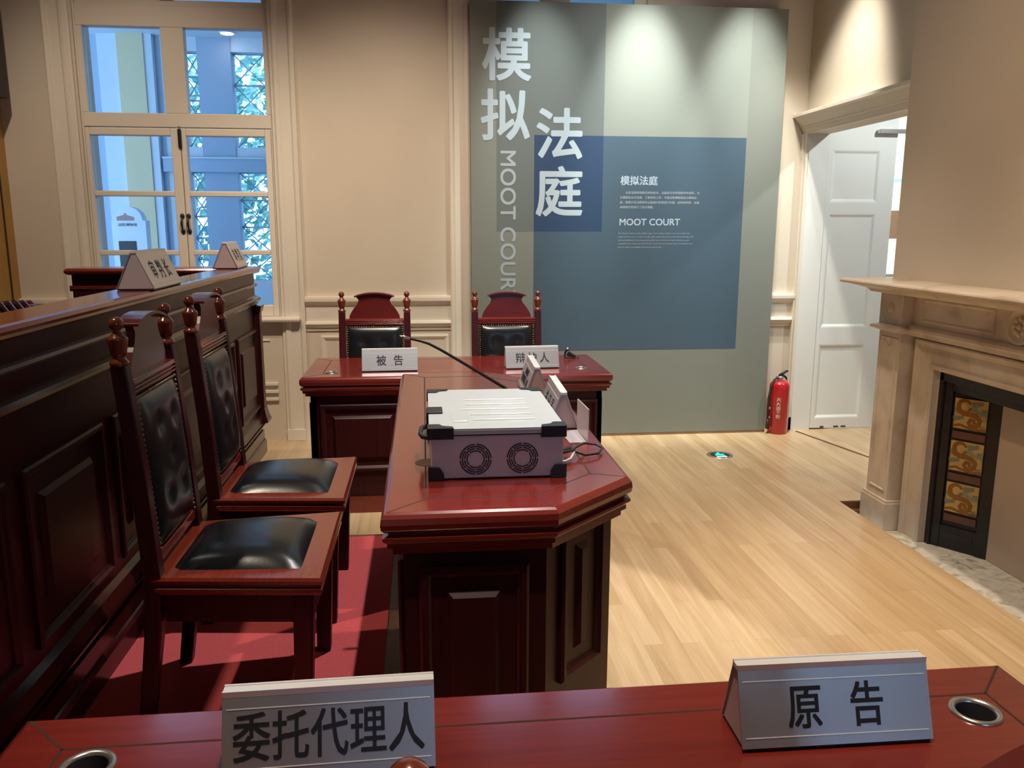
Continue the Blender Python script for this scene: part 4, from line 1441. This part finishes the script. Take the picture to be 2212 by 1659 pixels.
nameplate('nameplate reading 委托代理人 at the near left of the nearest desk', (-0.146, 1.115, Z), R(1.0), '委托代理人', 0.071, 0.76, step=0.0545, bold=0.0008)
nameplate('nameplate reading 原告 beside the right grommet of the nearest desk', (0.612, 1.106, Z), R(-0.8), '原 告', 0.069, 0.82, step=0.049, bold=0.0009)
nameplate('nameplate reading 被告 on the far desk', (-0.192, 4.492, Z), R(1.6), '被 告', 0.062, 0.88, step=0.046, bold=0.0008)
nameplate('nameplate reading 辩护人 on the far desk', (0.592, 4.512, Z), R(3.0), '辩护人', 0.062, 0.88, step=0.068, bold=0.0008)
nameplate('nameplate reading 书记员 just behind the white metal case', (0.430, 2.612, MZ), R(-92), '书记员', 0.058, 0.85, step=0.072)
nameplate('nameplate with two small text lines at the far end of the long desk', (0.412, 3.08, MZ), R(-92), '', 0.05, 1, lines=(('请勿触摸', 0.64, 0.026), ('请勿随意入座', 0.36, 0.034)))
nameplate('large nameplate reading 审判长 on the bench rail', (-1.053, 3.335, 1.30), R(91.5), '审判长', 0.080, 0.80, L=0.385, dep=0.135, h=0.142, step=0.088)
nameplate('large nameplate reading 审判员 at the far end of the bench rail', (-1.098, 4.90, 1.30), R(93), '审判员', 0.080, 0.80, L=0.36, dep=0.135, h=0.145, step=0.085)

# ================================================================== WHITE METAL CASE
CX0, CX1, CYa, CYb, CH = 0.006, 0.347, 1.978, 2.478, 0.131
cs = thing('metal_case', 'white metal equipment case with black corners and two round vents', 'equipment case', (0, 0, MZ + 0.0015))
b = MB().box((CX0 + 0.004, CYa + 0.004, 0.002), (CX1 - 0.004, CYb - 0.004, 0.112), 'case_side')
b.build('body', cs, bevel=0.003)
for cx in (CX0 + 0.115, CX0 + 0.233):
    v = MB()
    v.at(face_frame((cx, CYa + 0.0036, 0.051), (1, 0, 0), (0, 0, 1), (0, -1, 0)))
    for k, rr in enumerate((0.0385, 0.0330, 0.0275, 0.0215)):
        wd = 0.0017
        nseg = 4
        off = 0 if k % 2 == 0 else 45
        for q in range(nseg):
            a0, a1 = off + q * 90 + 3.5, off + q * 90 + 86.5
            n_ = 14
            vs, fs = [], []
            for i in range(n_ + 1):
                a = R(a0 + (a1 - a0) * i / n_)
                for r_ in (rr - wd, rr + wd):
                    vs.append((r_ * math.cos(a), r_ * math.sin(a), 0.0006))
            for i in range(n_):
                fs.append((2 * i, 2 * i + 1, 2 * i + 3, 2 * i + 2))
            v.add(vs, fs, 'vent_dark')
    tag(v.build('round_vent', cs), 'dark slotted ring vent')
b = MB().box((CX0, CYa, 0.1155), (CX1, CYb, CH), 'case_metal')
b.box((CX0 + 0.003, CYa + 0.002, 0.112), (CX1 - 0.003, CYb - 0.002, 0.1155), 'black_plastic')
for k in range(2):
    b.box((CX0 - 0.0, CYa - 0.0012, 0.1165 + k * 0.007), (CX1, CYa, 0.1195 + k * 0.007), 'case_metal')
for k, (xa, xb_) in enumerate(((0.115, 0.275), (0.110, 0.275), (0.085, 0.275), (0.105, 0.275), (0.100, 0.275))):
    y = CYa + 0.088 + k * 0.062
    b.at(Matrix.Translation((0, 0, CH)))
    b.tube([(CX0 + xa, y, -0.0012), (CX0 + xb_, y, -0.0012)], 0.0052, 'ridge_highlight', 10)
b.tube([(CX0 + 0.062, CYa + 0.072, -0.0018), (CX0 + 0.100, CYa + 0.072, -0.0012)], 0.0052, 'ridge_highlight', 10)
b.box((CX0 + 0.057, CYa + 0.085, 0), (CX0 + 0.059, CYa + 0.25, 0.0008), 'case_side')
b.box((CX0 + 0.101, CYa + 0.085, 0), (CX0 + 0.103, CYa + 0.25, 0.0008), 'case_side')
b.at()
tag(b.build('lid', cs, bevel=0.002), 'glossy white lid with five ridges')
for sx, x in ((1, CX0), (-1, CX1)):
    for sy, y in ((1, CYa), (-1, CYb)):
        c = MB()
        o_ = 0.0035
        lx, ly = 0.062, 0.045
        poly = [(x - sx * o_, y - sy * o_), (x + sx * lx, y - sy * o_), (x + sx * (lx - 0.004), y + sy * 0.018), (x + sx * 0.034, y + sy * 0.026), (x + sx * 0.026, y + sy * ly), (x - sx * o_, y + sy * ly)]
        if sx * sy < 0:
            poly = poly[::-1]
        c.prism(poly, 0.105, CH + 0.0025, 'black_plastic')
        c.build('lid_corner', cs, bevel=0.0035)
        c = MB()
        c.at(face_frame((x, y - sy * o_, 0), (sx, 0, 0), (0, 0, 1), (0, -sy, 0)))
        c.prism([(-o_, 0), (0.036, 0), (0.036, 0.016), (0.026, 0.032), (-o_, 0.035)] if sx * sy > 0 else [(-o_, 0), (0.036, 0), (0.036, 0.016), (0.026, 0.032), (-o_, 0.035)][::-1], -0.014, 0.001, 'black_plastic')
        c.at()
        c.build('foot_corner', cs, bevel=0.002)
c = MB().box((CX0 - 0.006, CYa + 0.17, 0.072), (CX0 + 0.002, CYa + 0.24, CH + 0.003), 'black_plastic').box((CX0 - 0.004, CYa + 0.17, CH), (CX0 + 0.038, CYa + 0.24, CH + 0.005), 'black_plastic')
tag(c.build('latch', cs, bevel=0.003), 'black clip latch')
c = MB().tube([(CX0 + 0.002, CYa + 0.10, 0.085), (CX0 - 0.016, CYa + 0.12, 0.083), (CX0 - 0.022, CYa + 0.20, 0.070), (CX0 - 0.020, CYa + 0.28, 0.066), (CX0 + 0.002, CYa + 0.30, 0.070)], 0.007, 'rubber', 10)
tag(c.build('carry_handle', cs), 'black carry handle')

# cable with loop at the right end of the case
cb = MB()
zc = 0.004
cb.tube([(CX1 + 0.001, 2.10, 0.030), (0.37, 2.115, 0.028), (0.395, 2.135, 0.026), (0.41, 2.17, 0.025), (0.445, 2.23, 0.020), (0.482, 2.235, 0.014), (0.492, 2.20, 0.012), (0.470, 2.155, 0.010), (0.430, 2.135, 0.012), (0.395, 2.160, 0.020), (0.37, 2.165, 0.024)], 0.0035, 'rubber', 8)
cbo = tag(cb.build('cable', loc=(0, 0, MZ)), 'looped dark cable lying right of the white metal case', 'cable')
tag(MB().tube([(CX1 + 0.001, 2.12, 0.026), (0.39, 2.155, 0.024)], 0.009, 'rubber', 10).build('plug', cbo), 'thick dark plug')
tag(MB().tube([(CX1 + 0.001, 2.085, 0.014), (0.365, 2.085, 0.010), (0.385, 2.105, 0.012), (0.40, 2.14, 0.02)], 0.0032, 'alu_bright', 8).build('light_lead', cbo), 'pale second lead')

# acrylic card stand
ac = thing('acrylic_card_stand', 'clear acrylic card holder standing behind the looped cable', 'card holder', (0, 0, MZ))
b = MB().add([(0.466, 2.452, 0.0006), (0.470, 2.300, 0.0006), (0.470, 2.300, 0.102), (0.466, 2.452, 0.102), (0.469, 2.452, 0.0006), (0.473, 2.300, 0.0006), (0.473, 2.300, 0.102), (0.469, 2.452, 0.102)],
             [(0, 1, 2, 3), (7, 6, 5, 4), (0, 4, 5, 1), (1, 5, 6, 2), (2, 6, 7, 3), (3, 7, 4, 0)], 'acrylic')
b.build('upright', ac)
MB().add([(0.412, 2.452, 0.0006), (0.416, 2.300, 0.0006), (0.466, 2.300, 0.0006), (0.466, 2.452, 0.0006), (0.412, 2.452, 0.0036), (0.416, 2.300, 0.0036), (0.466, 2.300, 0.0036), (0.466, 2.452, 0.0036)],
         [(3, 2, 1, 0), (4, 5, 6, 7), (0, 1, 5, 4), (1, 2, 6, 5), (2, 3, 7, 6), (3, 0, 4, 7)], 'acrylic').build('foot', ac)

# gooseneck microphone behind the case
mc = thing('gooseneck_microphone', 'black gooseneck microphone bending over the long desk', 'microphone', (0.335, 2.70, MZ))
b = MB().rings([(-0.05, -0.05), (0.035, -0.05), (0.035, 0.05), (-0.05, 0.05)], [(0, 0.0008), (0.0, 0.018), (-0.008, 0.03)], 'black_plastic')
b.build('base', mc, bevel=0.004)
pts = [(0.0, 0.0, 0.028), (-0.030, 0, 0.062), (-0.072, 0, 0.093), (-0.195, 0, 0.170), (-0.285, 0, 0.225), (-0.322, 0, 0.245), (-0.352, 0, 0.255), (-0.385, 0, 0.263)]
MB().tube(pts, [0.0058, 0.0058, 0.0056, 0.0050, 0.0046, 0.0044, 0.0042, 0.0040], 'black_plastic', 10).build('gooseneck', mc)
tag(MB().tube([(-0.383, 0, 0.2625), (-0.405, 0, 0.268), (-0.418, 0, 0.271)], [0.0045, 0.006, 0.0045], 'steel', 10).build('capsule', mc), 'shiny microphone head')

# small black object on the far right corner of the defence desk
kb = thing('black_clip', 'small crumpled black object near the right rear corner of the far desk', 'clip', (0.868, 4.84, Z))
b = MB()
b.at(Matrix.Rotation(R(-25), 4, 'Z') @ Matrix.Rotation(R(32), 4, 'Y'))
b.box((-0.026, -0.012, 0.004), (0.026, 0.012, 0.030), 'black_plastic')
b.at()
b.tube([(-0.03, 0, 0.0), (-0.028, 0.005, 0.028), (-0.018, 0, 0.048), (-0.004, 0, 0.050)], [0.004, 0.006, 0.008, 0.006], 'black_plastic', 8)
b.build('body', kb, bevel=0.004)
b = MB().tube([(0.012, 0, 0.022), (0.030, -0.012, 0.018), (0.042, -0.03, 0.006), (0.052, -0.034, 0.0035)], 0.0032, 'rubber', 8)
b.tube([(-0.03, -0.004, 0.004), (-0.010, -0.02, 0.0035), (0.012, -0.03, 0.0035)], 0.0032, 'rubber', 8)
b.build('strap', kb)
tag(MB().ball((-0.014, 0, 0.056), 0.006, 'alu_bright', 10).build('tip', kb), 'shiny tip')
